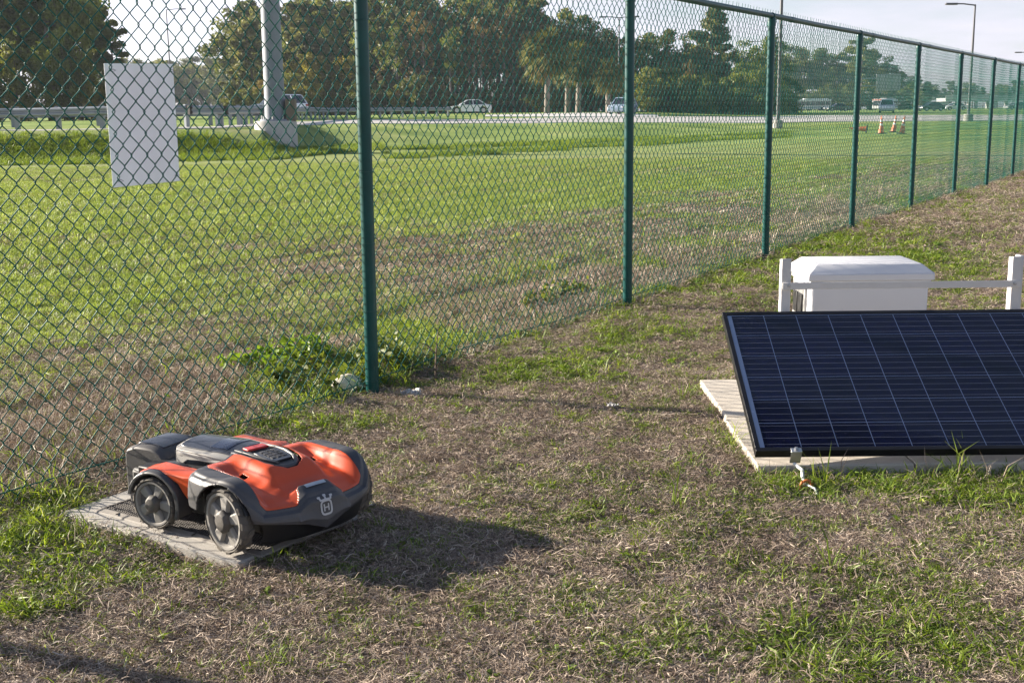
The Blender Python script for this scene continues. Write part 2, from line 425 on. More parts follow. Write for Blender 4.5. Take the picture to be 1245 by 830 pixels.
# white plate hung behind the mesh
M_plate = plain('plate_white', (.84, .86, .90), .45, var=.05, scale=5, bmp=.03)
_nt = M_plate.node_tree; _tr = _nt.nodes.new('ShaderNodeBsdfTranslucent'); _tr.inputs[0].default_value = (.80, .82, .88, 1); _mx = _nt.nodes.new('ShaderNodeMixShader'); _mx.inputs[0].default_value = .15   # thin plastic sheet, glows a little against the sun
_nt.links.new(_nt.nodes['Principled BSDF'].outputs[0], _mx.inputs[1]); _nt.links.new(_tr.outputs[0], _mx.inputs[2]); _nt.links.new(_mx.outputs[0], _nt.nodes['Material Output'].inputs[0])
pl = tag(empty('blank_sign', tuple(np.array([-1.425, 4.705, 1.365])+np.array([FD[0], FD[1], 0])*.062+np.array([FN[0], FN[1], 0])*.075), math.atan2(FD[1], FD[0])),
         'blank white rectangular plate hanging on the field side of the chain link mesh', 'sign')
pl.rotation_euler = (rad(1.5), rad(-1.2), math.atan2(FD[1], FD[0]))
obj('plate', MB().box(-.175, .175, -.0015, .0015, -.236, .236), M_plate, pl, bevel=.001)
for sx in (-.15, .15):
    for sz in (-.21, .21):
        obj('cable_tie', MB().tube([(sx, .004, sz), (sx, -.02, sz+.004), (sx+.004, -.03, sz), (sx, -.02, sz-.004), (sx, .004, sz-.002)], .0012, 5), plain('tie_black', (.02, .02, .02), .5), pl, 60)

# ------------------------------------------------------------------ slab and mat under the mower
M_slab = concrete('slab_concrete', (.44, .42, .39), 9, .9, (.30, .25, .20))
SA, SB, SC = np.array([-1.62, 4.035]), np.array([-.868, 3.53]), np.array([-.535, 3.99])
sdir = (SB-SA)/np.linalg.norm(SB-SA); SL = float(np.linalg.norm(SB-SA)); SWD = float(np.linalg.norm(SC-SB))
srz = math.atan2(sdir[1], sdir[0])
slab = tag(empty('concrete_paver', (SA[0], SA[1], 0), srz), 'pale flat concrete paver under the robot mower', 'paver')
# local: x along the near edge, y inwards
sv = MB().box(0, SL, 0, SWD, -.04, .017)
obj('slab', sv, M_slab, slab, bevel=.006)
M_mat = plain('mat_plastic', (.075, .066, .062), .75, var=.2, scale=14, bmp=.3, dirt=((.25, .21, .17), .25))
matt = tag(empty('plastic_mat', (SA[0], SA[1], .017), srz), 'grey plastic mat with a studded top lying on the concrete paver', 'mat')
mx0, mx1, my0, my1 = .10, SL+.03, .068, SWD-.03
rim = MB()
for (ax, ay, bx_, by) in ((mx0, my0, mx1, my0), (mx1, my0, mx1, my1), (mx1, my1, mx0, my1), (mx0, my1, mx0, my0)):
    d = np.array([bx_-ax, by-ay]); d = d/np.linalg.norm(d); nn = np.array([-d[1], d[0]])
    ring = lambda x, y, e: [(x+d[0]*o*e, y+d[1]*o*e, 0) for o in (0,)]
    prof = [(0, .0005), (.004, .005), (.020, .012), (.026, .0115), (.026, .0005)]
    r0 = [(ax+nn[0]*a+d[0]*a, ay+nn[1]*a+d[1]*a, z) for a, z in prof]
    r1 = [(bx_+nn[0]*a-d[0]*a, by+nn[1]*a-d[1]*a, z) for a, z in prof]
    obj('rim', MB().loft([r0, r1]), plain('mat_rim', (.22, .20, .18), .7, dirt=((.33, .29, .24), .5)), matt)
gx0, gx1, gy0, gy1 = mx0+.027, mx1-.027, my0+.027, my1-.027
plate = obj('plate', MB().box(gx0, gx1, gy0, gy1, .0005, .0085), M_mat, matt)
st = MB()
nx, ny = int((gx1-gx0)/.011), int((gy1-gy0)/.011)
for i in range(nx):
    for j in range(ny):
        x = gx0+.0055+i*.011+(.0055 if j % 2 else 0); y = gy0+.0055+j*.011
        if x > gx1-.004: continue
        st.add([(x-.0036, y-.0036, .0084), (x+.0036, y-.0036, .0084), (x+.0036, y+.0036, .0084), (x-.0036, y+.0036, .0084), (x, y, .0125)], [(0, 1, 4), (1, 2, 4), (2, 3, 4), (3, 0, 4)])
tag(obj('stud_pattern', st, M_mat, matt), kind='stuff')
for q in range(6):
    x = mx0+.12+q*.13
    obj('rim_joint', MB().box(x-.0015, x+.0015, my0+.004, my0+.024, .009, .0128), plain('joint_dark', (.05, .045, .04), .8), matt)

# ------------------------------------------------------------------ robot mower
HD = -rad(42.9)
mo = np.array([-.8937, 3.9200])
mower = tag(empty('robot_mower', (mo[0], mo[1], .0285), HD), 'orange and charcoal four wheeled robot lawn mower parked on a concrete paver', 'robot mower')
M_or = plain('orange_shell', (.62, .078, .018), .36, var=.04, scale=7, bmp=.02, coat=.25, dirt=((.36, .18, .10), .12))
M_gr = plain('charcoal_shell', (.046, .049, .058), .45, var=.12, scale=8, bmp=.12, dirt=((.26, .22, .18), .28))
M_rb = plain('charcoal_rear', (.070, .068, .070), .55, var=.12, scale=8, bmp=.15, dirt=((.30, .25, .20), .35))
M_bk = plain('black_plastic', (.012, .012, .014), .55, var=.2, scale=10, bmp=.1)
M_sv = plain('silver_grey', (.34, .33, .31), .42, var=.06, scale=8, bmp=.06, dirt=((.35, .30, .24), .3))
M_dk = plain('slate_panel', (.048, .054, .072), .32, var=.1, scale=8, bmp=.04, coat=.2)
M_ty = plain('tyre_rubber', (.085, .078, .070), .85, var=.25, scale=14, bmp=.4, dirt=((.30, .25, .19), .6))
M_rim = plain('wheel_grey', (.27, .26, .245), .55, var=.1, scale=12, bmp=.1, dirt=((.32, .28, .22), .35))
M_hub = plain('hub_charcoal', (.06, .058, .056), .6, var=.1, scale=12, bmp=.1, dirt=((.25, .21, .17), .35))

# plan outline of the front body
_oy = np.array([0, .05, .09, .145, .188, .217, .240, .258, .268])
_ox = np.array([.380, .378, .374, .361, .344, .326, .302, .262, .205])
half = [(x, y) for x, y in zip(_ox, _oy)]+[(.14, .273), (.09, .271), (.045, .264), (.015, .245), (.0, .21), (-.012, .15), (-.018, .08), (-.02, 0)]
def catmull(P, n):
    P = np.array(P); m = len(P); outp = []
    for k in range(n):
        t = k*m/n; i = int(t); u = t-i
        a, b, c, d = P[(i-1) % m], P[i % m], P[(i+1) % m], P[(i+2) % m]
        outp.append(.5*((2*b)+(-a+c)*u+(2*a-5*b+4*c-d)*u*u+(-a+3*b-3*c+d)*u**3))
    return np.array(outp)
full = half+[(x, -y) for x, y in half[-2:0:-1]]
# arc-length even resampling of the closed outline
_c = catmull(full, 2400); _l = np.concatenate([[0], np.cumsum(np.hypot(*np.diff(np.vstack([_c, _c[:1]]), axis=0).T))])
NS = 640
OUT = np.stack([np.interp(np.arange(NS)*_l[-1]/NS, _l, np.append(_c[:, k], _c[0, k])) for k in range(2)], 1)
CEN = np.array([.19, 0.0])
_tx = np.array([-.06, .0, .05, .12, .2, .25, .30, .345, .38, .42])
_tz = np.array([.226, .232, .236, .236, .226, .211, .188, .163, .148, .140])
_fx = np.linspace(-.1, .5, 601); _k = np.exp(-np.linspace(-2, 2, 41)**2); _k /= _k.sum()
_fz = np.convolve(np.pad(np.interp(_fx, _tx, _tz), 20, mode='edge'), _k, 'valid')
def spine(x): return np.interp(x, _fx, _fz)
def peak(x, y):   # charcoal wedge that climbs from the nose to the name plate
    wd = np.interp(x, [.318, .328, .345, .365, .40], [.052, .062, .070, .088, .092])
    return (np.abs(y) < wd) & (x > .318)
FWX, FWZ, FWR = .211, .107, .107          # front wheel
def hood(x, y, rho):
    ay = np.abs(y)
    xo = np.interp(ay, _oy, _ox)
    xe = x+np.minimum(.380-xo, .12)*sstep(-.05, .25, x)
    z = spine(xe)
    basin = sstep(.085, .140, ay)*(1-sstep(.165, .205, ay))*sstep(.03, .12, x)*(1-sstep(.22, .335, xe))
    z = z-.027*basin
    ridge = (1-sstep(.072, .120, ay))*(1-sstep(.20, .262, x))
    z = z+.016*ridge
    dish = (1-sstep(.10, .19, ay))*sstep(.235, .275, x)*(1-sstep(.31, .35, x))
    z = z-.006*dish
    pk = (1-sstep(.050, .098, ay))*sstep(.300, .330, x)
    z = z+.024*pk
    wdp = np.interp(x, [.318, .328, .345, .365, .40], [.052, .062, .070, .088, .092])
    z = z+.005*sstep(-.004, .002, wdp-ay)*sstep(.314, .320, x)
    # fenders swell over the front wheels
    zf = FWZ+np.sqrt(np.maximum(.1325**2-(x-FWX)**2, 1e-6)); zf = np.where(x < FWX-.02, np.maximum(zf, .2375-.35*np.maximum(.05-x, 0)), zf)
    wf_ = sstep(.170, .207, ay)
    z = np.where(zf > z, z+(zf-z)*wf_, z)
    z = z-.010*sstep(.93, 1.0, rho)**2
    return z
NT = 190
rho = np.concatenate([np.linspace(.012, 1, NT)])
GX = CEN[0]+(OUT[:, None, 0]-CEN[0])*rho[None]; GY = CEN[1]+(OUT[:, None, 1]-CEN[1])*rho[None]
GZ = hood(GX, GY, np.broadcast_to(rho, GX.shape))
# skirt rows below the rim: charcoal band, then a black skirt set back under it
ao = np.abs(OUT[:, 1])
zg = np.interp(ao, [0, .03, .07, .12, .25, .29], [.060, .072, .088, .100, .122, .125])
nrm = OUT-np.roll(OUT, 1, 0); nrm = np.stack([nrm[:, 1], -nrm[:, 0]], 1); nrm /= np.linalg.norm(nrm, axis=1)[:, None]
if (nrm*(OUT-CEN)).sum() < 0: nrm = -nrm
ez = GZ[:, -1]
fr_ = sstep(.2, .3, OUT[:, 0])
rows = [(.005, 1-.04), (.012, .85), (.016, .55), (.018+.004*fr_*(ao < .1), .25), (.016, 0.0)]
EX = np.stack([OUT[:, 0]+nrm[:, 0]*a for a, _ in rows]+[OUT[:, 0]+nrm[:, 0]*(.004), OUT[:, 0]-nrm[:, 0]*.022], 1)
EY = np.stack([OUT[:, 1]+nrm[:, 1]*a for a, _ in rows]+[OUT[:, 1]+nrm[:, 1]*(.004), OUT[:, 1]-nrm[:, 1]*.022], 1)
EZ = np.stack([zg+(ez-zg)*t for _, t in rows]+[zg-.003, zg*0+.036], 1)
# refine skirt
def refine(A, n):
    t = np.linspace(0, A.shape[1]-1, n); i = np.clip(np.floor(t).astype(int), 0, A.shape[1]-2); u = t-i
    return A[:, i]*(1-u)+A[:, i+1]*u
FX_, FY_, FZ_ = refine(EX, 43), refine(EY, 43), refine(EZ, 43)
VX = np.hstack([GX, FX_]); VY = np.hstack([GY, FY_]); VZ = np.hstack([GZ, FZ_])
nr = VX.shape[1]
arch_r = .121
i = np.arange(NS)[:, None]; j = np.arange(nr-1)[None]; i2 = (i+1) % NS
quads = np.stack([i*nr+j, i*nr+j+1, i2*nr+j+1, i2*nr+j], -1).reshape(-1, 4)
V = np.stack([VX, VY, VZ], -1).reshape(-1, 3)
qc = V[quads].mean(1); rr = np.concatenate([rho, np.linspace(1.1, 1.8, 43)]); qr = np.broadcast_to((rr[:-1]+rr[1:])[None]/2, (NS, nr-1)).reshape(-1)
ay = np.abs(qc[:, 1])
# openings: wheel arches and the seat of the hatch
side_ = ay > .2
hole_arch = (qr > 1.0) & (((qc[:, 0]-FWX)**2+(qc[:, 2]-FWZ)**2) < arch_r**2) & side_
hole_rear = (qr > 1.0) & (qc[:, 0] < .13) & (((qc[:, 2] < .12) & side_) | ((qc[:, 2] < .19) & ~side_ & (qc[:, 0] < .03)))
is_skirt = (qr > 1.1+.7*29/42)
hole_arch |= is_skirt & (qc[:, 0] < .262)
hole_arch |= (qr > 1.0) & (qc[:, 2] < .095) & (qc[:, 0] < .26)
hx = np.interp(qc[:, 0], [-.1, .10, .17, .205, .226, .2261], [.078, .078, .070, .055, .02, 0])
is_hatch = (ay < hx) & (qr < 1)
vent = (np.abs(qc[:, 0]-.138) < .017) & (np.abs(ay-.142) < .016)
is_or = (qr < .962) & (ay < .203-.02*sstep(.05, 0, qc[:, 0])) & (qc[:, 0] > .010) & ~peak(qc[:, 0], qc[:, 1])
ids = np.full(len(qc), 1); ids[is_or] = 0; ids[is_hatch] = 2; ids[vent] = 3; ids[is_skirt] = 4; ids[hole_arch | hole_rear] = -1
def submesh(name, sel, mat, parent, off=0.0, thick=None, smooth=50):
    q = quads[sel]; u, inv = np.unique(q, return_inverse=True); vv = V[u].copy()
    me = bpy.data.meshes.new(name); me.from_pydata(vv.tolist(), [], inv.reshape(-1, 4).tolist()); me.update()
    o = obj(name, me, mat, parent, smooth)
    if off: o.location = (0, 0, off)
    if thick:
        sm = o.modifiers.new('thick', 'SOLIDIFY'); sm.thickness = thick; sm.offset = -1
    return o
shell = submesh('front_bumper', ids == 1, M_gr, mower, 0, .006)
hoodo = submesh('hood', ids == 0, M_or, mower, .0012, .003)
submesh('vent_recess', ids == 3, M_bk, hoodo, -.012, .004)
submesh('lower_skirt', ids == 4, M_bk, mower, 0, .004)
seat = submesh('hatch_seat', ids == 2, M_bk, mower, -.012)
# sanity for the emblem: point on the shell
def shell_z(x, y):
    d = np.array([x, y])-CEN; a = OUT-CEN
    ang = np.arctan2(a[:, 1], a[:, 0]); t = math.atan2(d[1], d[0]); k = int(np.argmin(np.abs(np.angle(np.exp(1j*(ang-t))))))
    return float(hood(np.array(x), np.array(y), np.hypot(*d)/np.hypot(*a[k])))
# dark innards that close the shell
inn = MB()
inn.box(.02, .27, -.165, .165, .045, .150)
inn.prism([(.26, .045), (.325, .05), (.335, .10), (.26, .125)], -.14, .14)
obj('underbody', inn, M_bk, mower, bevel=.012)
cut = MB().lathe([(0, .028), (.11, .028), (.12, .034), (.12, .045), (0, .045)], 28, 'z', (.20, 0, 0))
obj('cutting_disc', cut, M_bk, mower, 40)
for s in (-1, 1):
    # inner wheel housing
    pr = [(FWX+math.cos(a)*.1105, FWZ+math.sin(a)*.1105) for a in np.linspace(rad(20), rad(188), 22)]
    pr2 = [(FWX+math.cos(a)*.114, FWZ+math.sin(a)*.114) for a in np.linspace(rad(188), rad(20), 22)]
    obj('wheel_housing', MB().prism(pr+pr2, s*.206, s*.256), M_bk, mower, 40)

# hatch with keypad
hp = [(-.03, .070), (.02, .074), (.10, .073), (.165, .064), (.198, .048), (.214, .022), (.216, 0)]
hp = hp+[(x, -y) for x, y in hp[-2::-1]]
def plate_on(name, poly, z_of, t, mat, parent, bev=.004, smooth=None):
    n = len(poly); v = [(x, y, z_of(x, y)) for x, y in poly]+[(x, y, z_of(x, y)-t) for x, y in poly]
    f = [tuple(range(n)), tuple(range(2*n-1, n-1, -1))]+[(k, n+k, n+(k+1) % n, (k+1) % n) for k in range(n)]
    return obj(name, MB().add(v, f), mat, parent, smooth, bev)
hzf = lambda x, y: float(spine(np.array(x)))+.024-.08*y*y/.07
hatch = plate_on('hatch', hp, lambda x, y: float(spine(np.array(x+.02)))+.020-.9*y*y, .03, M_gr, mower, .005)
kp = [(.075, .048), (.155, .046), (.178, .03), (.180, -.03), (.155, -.046), (.075, -.048)]
plate_on('keypad', kp, lambda x, y: float(spine(np.array(x+.02)))+.0235-.9*y*y, .004, M_dk, hatch, .0015)
for kx in range(4):
    for ky in range(3):
        x = .09+kx*.02; y = -.022+ky*.022
        plate_on('key', [(x-.007, y-.008), (x+.007, y-.008), (x+.007, y+.008), (x-.007, y+.008)], lambda a, b: float(spine(np.array(a+.02)))+.0245-.9*b*b, .002, M_gr, hatch, None)
for s in (-1, 1):
    tr = [(-.02, s*.060), (.05, s*.064), (.11, s*.064), (.165, s*.052), (.19, s*.034), (.192, s*.028), (.16, s*.044), (.105, s*.052), (.05, s*.050), (-.02, s*.046)]
    if s < 0: tr = tr[::-1]
    plate_on('hatch_trim', tr, lambda a, b: float(spine(np.array(a+.02)))+.0245-.9*b*b, .006, M_sv if s > 0 else M_gr, hatch, .0015)
sb = [(.0, -.040), (.038, -.042), (.038, .042), (.0, .040)]
plate_on('stop_button_well', [(-.012, -.05), (.05, -.05), (.05, .05), (-.012, .05)], lambda a, b: .2540-.5*b*b, .006, M_bk, hatch, .002)
plate_on('stop_button', sb, lambda a, b: .2610-.5*b*b, .008, plain('stop_red', (.55, .035, .02), .35, var=.05, coat=.3), hatch, .003)

# the rear body is swung a little about the joint, as when the mower steers
RT = Matrix.Translation((-.080, 0, 0)) @ Matrix.Rotation(rad(16), 4, 'Z') @ Matrix.Translation((.05, 0, 0))
def swung(o):
    o.matrix_basis = RT @ o.matrix_basis; return o
def bz(x, y): return .252-.30*max(0, -x-.25)-1.9*y*y-.12*max(0, x+.06)
def grid_on(name, x0, x1, hw, zf, t, mat, parent, n=14, bev=.004):
    """curved cap: hw(x) half width, zf(x,y) top, thickness t"""
    xs = np.linspace(x0, x1, n); v = []; m_ = 13
    for x in xs:
        for u in np.linspace(-1, 1, m_): v.append((x, u*hw(x), zf(x, u*hw(x))))
    k = len(v); v += [(a, b, c-t) for a, b, c in v]
    f = []
    for i in range(n-1):
        for j in range(m_-1):
            q = i*m_+j; f.append((q, q+1, q+m_+1, q+m_)); f.append((k+q, k+q+m_, k+q+m_+1, k+q+1))
    for i in range(n-1):
        for j in (0, m_-1):
            q = i*m_+j; f.append((q, q+m_, k+q+m_, k+q))
    for j in range(m_-1):
        for i in (0, n-1):
            q = i*m_+j; f.append((q, k+q, k+q+1, q+1))
    return obj(name, MB().add(v, f), mat, parent, 40, bev)
bhw = lambda x: float(np.interp(x, [-.265, -.25, -.225, -.1, .02], [.075, .098, .108, .112, .108]))
bridge = swung(grid_on('bridge', -.265, .02, bhw, bz, .016, M_sv, mower))
grid_on('bridge_cover', -.245, -.005, lambda x: bhw(x)-.026, lambda x, y: bz(x, y)+.0035, .012, M_dk, bridge, bev=.002)
grid_on('bridge_panel', -.12, -.045, lambda x: .066, lambda x, y: bz(x, y)+.0055, .004, plain('panel_blue', (.022, .03, .06), .18, var=.05, coat=.5), bridge, bev=.001)
for s in (-1, 1):
    lip = [(-.262, .206), (-.258, .226), (-.24, .236), (-.10, .236), (.02, .226), (.02, .198), (-.06, .206), (-.13, .208), (-.185, .204), (-.205, .190), (-.222, .168), (-.245, .170)]
    v = [(x, s*(bhw(x)+.003), z) for x, z in lip]+[(x, s*(bhw(x)-.012), z) for x, z in lip]; n = len(lip)
    obj('bridge_cheek', MB().add(v, [tuple(range(n)), tuple(range(2*n-1, n-1, -1))]+[(k, n+k, n+(k+1) % n, (k+1) % n) for k in range(n)]), M_sv, bridge, None, .004)
obj('swivel_joint', MB().lathe([(0, .12), (.06, .12), (.065, .15), (.05, .215), (0, .22)], 24, 'z', (-.05, 0, 0)), M_bk, mower, 40)

# rear body
RWX, RWZ, RWR = -.212, .089, .089
swung(obj('rear_chassis', MB().box(-.40, -.03, -.165, .165, .045, .165), M_bk, mower, bevel=.015))
swung(obj('chassis_step', MB().box(-.105, -.035, -.205, .205, .055, .150), M_bk, mower, bevel=.012))
boxp = [(-.470, .004), (-.484, .05), (-.486, .195), (-.474, .212), (-.43, .226), (-.36, .226), (-.315, .212), (-.29, .190), (-.285, .150), (-.40, .140), (-.43, .11), (-.434, .004)]
def chamfer_prism(prof, hw, cap):
    rings = []
    c = np.array([-.42, .13])
    for y, k in ((-hw, cap), (-hw+.022, 1), (hw-.022, 1), (hw, cap)):
        rings.append([(c[0]+(a-c[0])*k, y, c[1]+(b-c[1])*k) for a, b in prof])
    return MB().loft(rings)
rb = swung(obj('rear_box', chamfer_prism(boxp, .105, .93), M_rb, mower, None, .005))
obj('rear_lid', MB().prism([(-.452, .2235), (-.44, .2305), (-.365, .2305), (-.33, .2215), (-.335, .2155), (-.45, .2165)], -.07, .07), M_dk, rb, None, .003)
obj('rear_seam', MB().box(-.4875, -.44, -.1, .1, .098, .102), M_bk, rb)
for s in (-1, 1):
    a = np.linspace(rad(-25), rad(170), 26)
    o1 = [(RWX+math.cos(t)*(.114+.004*math.sin(t)), RWZ+.006+math.sin(t)*.109) for t in a]
    o2 = [(RWX+math.cos(t)*.098, RWZ+.004+math.sin(t)*.097) for t in a[::-1]]
    rings = []
    for y, k in ((.13, 0), (.248, 0), (.262, .006)):
        rings.append([(x, s*y, z-k) for x, z in o1]+[(x, s*y, z) for x, z in o2])
    swung(obj('rear_fender', MB().loft(rings), M_gr, mower, 40, .003))
    op = [(-.308, .160), (-.28, .192), (-.225, .208), (-.15, .203), (-.09, .200), (-.03, .206), (-.004, .196), (-.03, .150), (-.075, .128), (-.092, .146), (-.112, .174), (-.15, .192), (-.215, .2035), (-.268, .185), (-.296, .160)]
    rings = [[(x, s*y, z-dz) for x, z in op] for y, dz in ((.168, -.002), (.212, 0), (.236, .003), (.243, .008))]
    swung(obj('side_panel', MB().loft(rings), M_or, mower, 40, .003))
    swung(obj('deck', MB().box(-.33, -.03, s*.06, s*.200, .150, .190), M_bk, mower, bevel=.005))

# wheels
def make_wheel(R, name='wheel'):
    """axis along y, outer face at -y"""
    w2 = .024
    rim = MB()
    rim.lathe([(R*.80, -.018), (R*.84, -.022), (R*.84, .02), (R*.80, .02)], 40, 'y')
    disc = MB()
    wheel = obj(name, MB().lathe([(0, -.004), (R*.82, -.006), (R*.82, .006), (0, .006)], 40, 'y'), plain('wheel_recess', (.12, .12, .125), .6, var=.1, scale=12, bmp=.1, dirt=((.28, .24, .2), .3)), None, 40)
    n = len(rim.v)
    # ring as open tube
    ringm = MB(); prof = [(R*.76, -.014), (R*.79, -.022), (R*.865, -.023), (R*.865, .02), (R*.76, .02)]; rings = []
    for k in range(48):
        a = 2*math.pi*k/48; rings.append([(r*math.cos(a), y, r*math.sin(a)) for r, y in prof])
    rings.append(rings[0]); ringm.loft(rings, True, False)
    obj('rim_ring', ringm, M_rim, wheel, 40)
    for k in range(5):
        a = 2*math.pi*k/5+.3; ca, sa = math.cos(a), math.sin(a)
        def P(r, t, y): return (r*ca-t*sa, y, r*sa+t*ca)
        sp = MB().add([P(R*.25, -R*.12, -.018), P(R*.25, R*.12, -.018), P(R*.80, R*.20, -.016), P(R*.80, -R*.20, -.016),
                       P(R*.25, -R*.16, -.003), P(R*.25, R*.16, -.003), P(R*.82, R*.27, -.003), P(R*.82, -R*.27, -.003)],
                      [(0, 1, 2, 3), (4, 7, 6, 5), (0, 4, 5, 1), (1, 5, 6, 2), (2, 6, 7, 3), (3, 7, 4, 0)])
        obj('spoke', sp, M_rim, wheel, None, .004)
    hubm = MB()
    hubm.loft([[(R*q*math.cos(a)*(1.15 if 0 else 1), y, R*q*math.sin(a)*1.12) for a in np.linspace(0, 2*math.pi, 9)[:-1]] for q, y in ((.33, -.004), (.33, -.026), (.25, -.036), (.12, -.038))])
    obj('hub_cap', hubm, M_hub, wheel, None, .003)
    tm = MB(); prof = [(R*.86, -w2*.75), (R*.93, -w2), (R*.965, -w2*.8), (R*.975, 0), (R*.965, w2*.8), (R*.93, w2), (R*.86, w2*.75)]; rings = []
    for k in range(56):
        a = 2*math.pi*k/56; rings.append([(r*math.cos(a), y, r*math.sin(a)) for r, y in prof])
    rings.append(rings[0]); tm.loft(rings, True, False)
    ty = obj('tyre', tm, M_ty, wheel, 40)
    nl = 13
    for k in range(nl):
        for sgn in (-1, 1):
            a = 2*math.pi*(k+(.5 if sgn > 0 else 0))/nl
            lg = MB(); rs = []
            for (da, y0) in ((-.155, 0), (.155, 0)):
                pass
            pts = []
            for r in (R*.93, R*1.0):
                for da, yy in ((-.16, .04), (.06, .04), (.17, 1.02), (-.05, 1.02)):
                    q = .92 if r > R*.97 else 1
                    pts.append((r*math.cos(a+da*q), sgn*w2*yy*q, r*math.sin(a+da*q)))
            lg.add(pts, [(0, 3, 2, 1), (4, 5, 6, 7), (0, 1, 5, 4), (1, 2, 6, 5), (2, 3, 7, 6), (3, 0, 4, 7)])
            obj('tread_lug', lg, M_ty, ty, None, None)
    return wheel
wf0 = make_wheel(FWR); wf0.parent = mower; wf0.location = (FWX, -.246, FWZ)
wf1 = copy_tree(wf0, mower); wf1.location = (FWX, .240, FWZ); wf1.rotation_euler = (0, 0, math.pi)
wr0 = make_wheel(RWR); wr0.parent = mower; wr0.location = (RWX, -.239, RWZ); wr0.rotation_euler = (0, .4, 0); swung(wr0)
wr1 = copy_tree(wr0, mower); wr1.matrix_basis = RT @ Matrix.Translation((RWX, .239, RWZ)) @ Matrix.Rotation(math.pi, 4, 'Z')

# emblem and name plate on the nose, laid onto the shell
M_sil = plain('emblem_silver', (.50, .50, .50), .4, var=.04, bmp=0)
_fv = V.reshape(NS, nr, 3)
def face_pt(u, v, off=.0022):
    """point of the nose shell at side offset u and height v about the emblem's middle"""
    k = int(np.argmin(np.where(OUT[:, 0] > .2, np.abs(_fv[:, NT+8, 1]-u), 9)))
    k2 = k+(1 if _fv[k, NT+8, 1] < u else -1); k2 %= NS
    y0, y1 = _fv[k, NT+8, 1], _fv[k2, NT+8, 1]; t = 0 if abs(y1-y0) < 1e-9 else np.clip((u-y0)/(y1-y0), 0, 1)
    col = _fv[k]*(1-t)+_fv[k2]*t
    zz = col[NT-30:NT+30, 2]; xx = col[NT-30:NT+30, 0]
    z = .128+v*.93
    o_ = np.argsort(zz); x = float(np.interp(z, zz[o_], xx[o_]))
    return (x+off, u, z+.0006)
def emblem_strip(mb, pts, wdt, closed=False):
    """flat ribbon of given width along 2-D points"""
    P = [np.array(p, float) for p in pts]; n = len(P); Lp, Rp = [], []
    for k in range(n):
        a = P[(k-1) % n] if closed or k > 0 else P[k]; b = P[(k+1) % n] if closed or k < n-1 else P[k]
        t = (b-a)/(np.linalg.norm(b-a)+1e-9); q = np.array([-t[1], t[0]])*wdt/2
        Lp.append(P[k]+q); Rp.append(P[k]-q)
    v = [face_pt(*p) for p in Lp]+[face_pt(*p) for p in Rp]; m = n if closed else n-1
    mb.add(v, [(k, (k+1) % n, n+(k+1) % n, n+k) for k in range(m)])
E_ = .0235
ring = []
for a in np.linspace(0, 2*math.pi, 29)[:-1]:
    c, s_ = math.cos(a), math.sin(a); e = .55
    ring.append((E_*.86*abs(c)**e*(1 if c > 0 else -1), E_*(1.0*abs(s_)**e*(1 if s_ > 0 else -1))*(1.0)))
em = MB(); emblem_strip(em, ring, .0068, True)
emb = obj('emblem', em, M_sil, shell)
lt = MB()
emblem_strip(lt, [(-.0085, -.0125), (-.0085, 0), (-.0085, .0125)], .0052); emblem_strip(lt, [(.0085, -.0125), (.0085, 0), (.0085, .0125)], .0052)
emblem_strip(lt, [(-.0085, 0), (0, 0), (.0085, 0)], .0052)
obj('emblem_letter', lt, M_sil, emb)
cw = MB()
for x0, x1, y0, y1 in ((-.0185, -.0245, .025, .037), (0, 0, .026, .041), (.0185, .0245, .025, .037)):
    emblem_strip(cw, [(x0, y0), ((x0+x1)/2, (y0+y1)/2), (x1, y1)], .0068)
    emblem_strip(cw, [(x1-.0058, y1-.0012), (x1, y1), (x1+.0058, y1-.0012)], .0056)
emblem_strip(cw, [(-.019, .0268), (-.01, .0275), (0, .0278), (.01, .0275), (.019, .0268)], .005)
obj('emblem_crown', cw, M_sil, emb)
lab = MB(); gp = [[(a, b) for b in np.linspace(-.040, .040, 7)] for a in (.333, .340, .349)]
v = [(a, b, shell_z(a, b)+.004) for r in gp for b_ in [0] for a, b in r]
lab.add(v, [(r*7+k, r*7+k+1, (r+1)*7+k+1, (r+1)*7+k) for r in range(2) for k in range(6)])
obj('name_plate', lab, plain('plate_grey', (.42, .46, .50), .4, var=.05, bmp=0), shell)

# ------------------------------------------------------------------ solar panel on its pad
PX, PY, PZ = .942, 4.431, .100
PT = rad(27); PLEN = .905; PWID = 1.52
panel = tag(empty('solar_panel', (PX, PY, PZ)), 'tilted dark blue solar panel with black frame above a concrete pad', 'solar panel')
tilt = bpy.data.objects.new('x', None)
bpy.data.objects.remove(tilt)
TM = Matrix.Translation((PX, PY, PZ)) @ Matrix.Rotation(PT, 4, 'X')
panel.matrix_world = TM            # local x across, y up the slope, z out of the face
M_fr = plain('frame_black', (.018, .018, .021), .38, .4, var=.1, scale=12, bmp=.03)
M_al = plain('aluminium', (.60, .61, .62), .38, .8, var=.08, scale=10, dirt=((.45, .44, .42), .3))
fw, ft = .020, .036
fr = MB()
for n_, (x0, x1, y0, y1) in enumerate(((0, PWID, 0, fw), (0, PWID, PLEN-fw, PLEN), (0, fw, fw, PLEN-fw), (PWID-fw, PWID, fw, PLEN-fw))):
    obj('frame_rail', MB().box(x0+.0005, x1-.0005, y0+.0005, y1-.0005, -ft, 0), M_fr, panel, bevel=.0015)
M_bs = plain('backsheet', (.30, .36, .50), .25, var=.04, scale=6, bmp=0)
bs = obj('backsheet', MB().box(fw, PWID-fw, fw, PLEN-fw, -.010, -.0062), M_bs, panel)
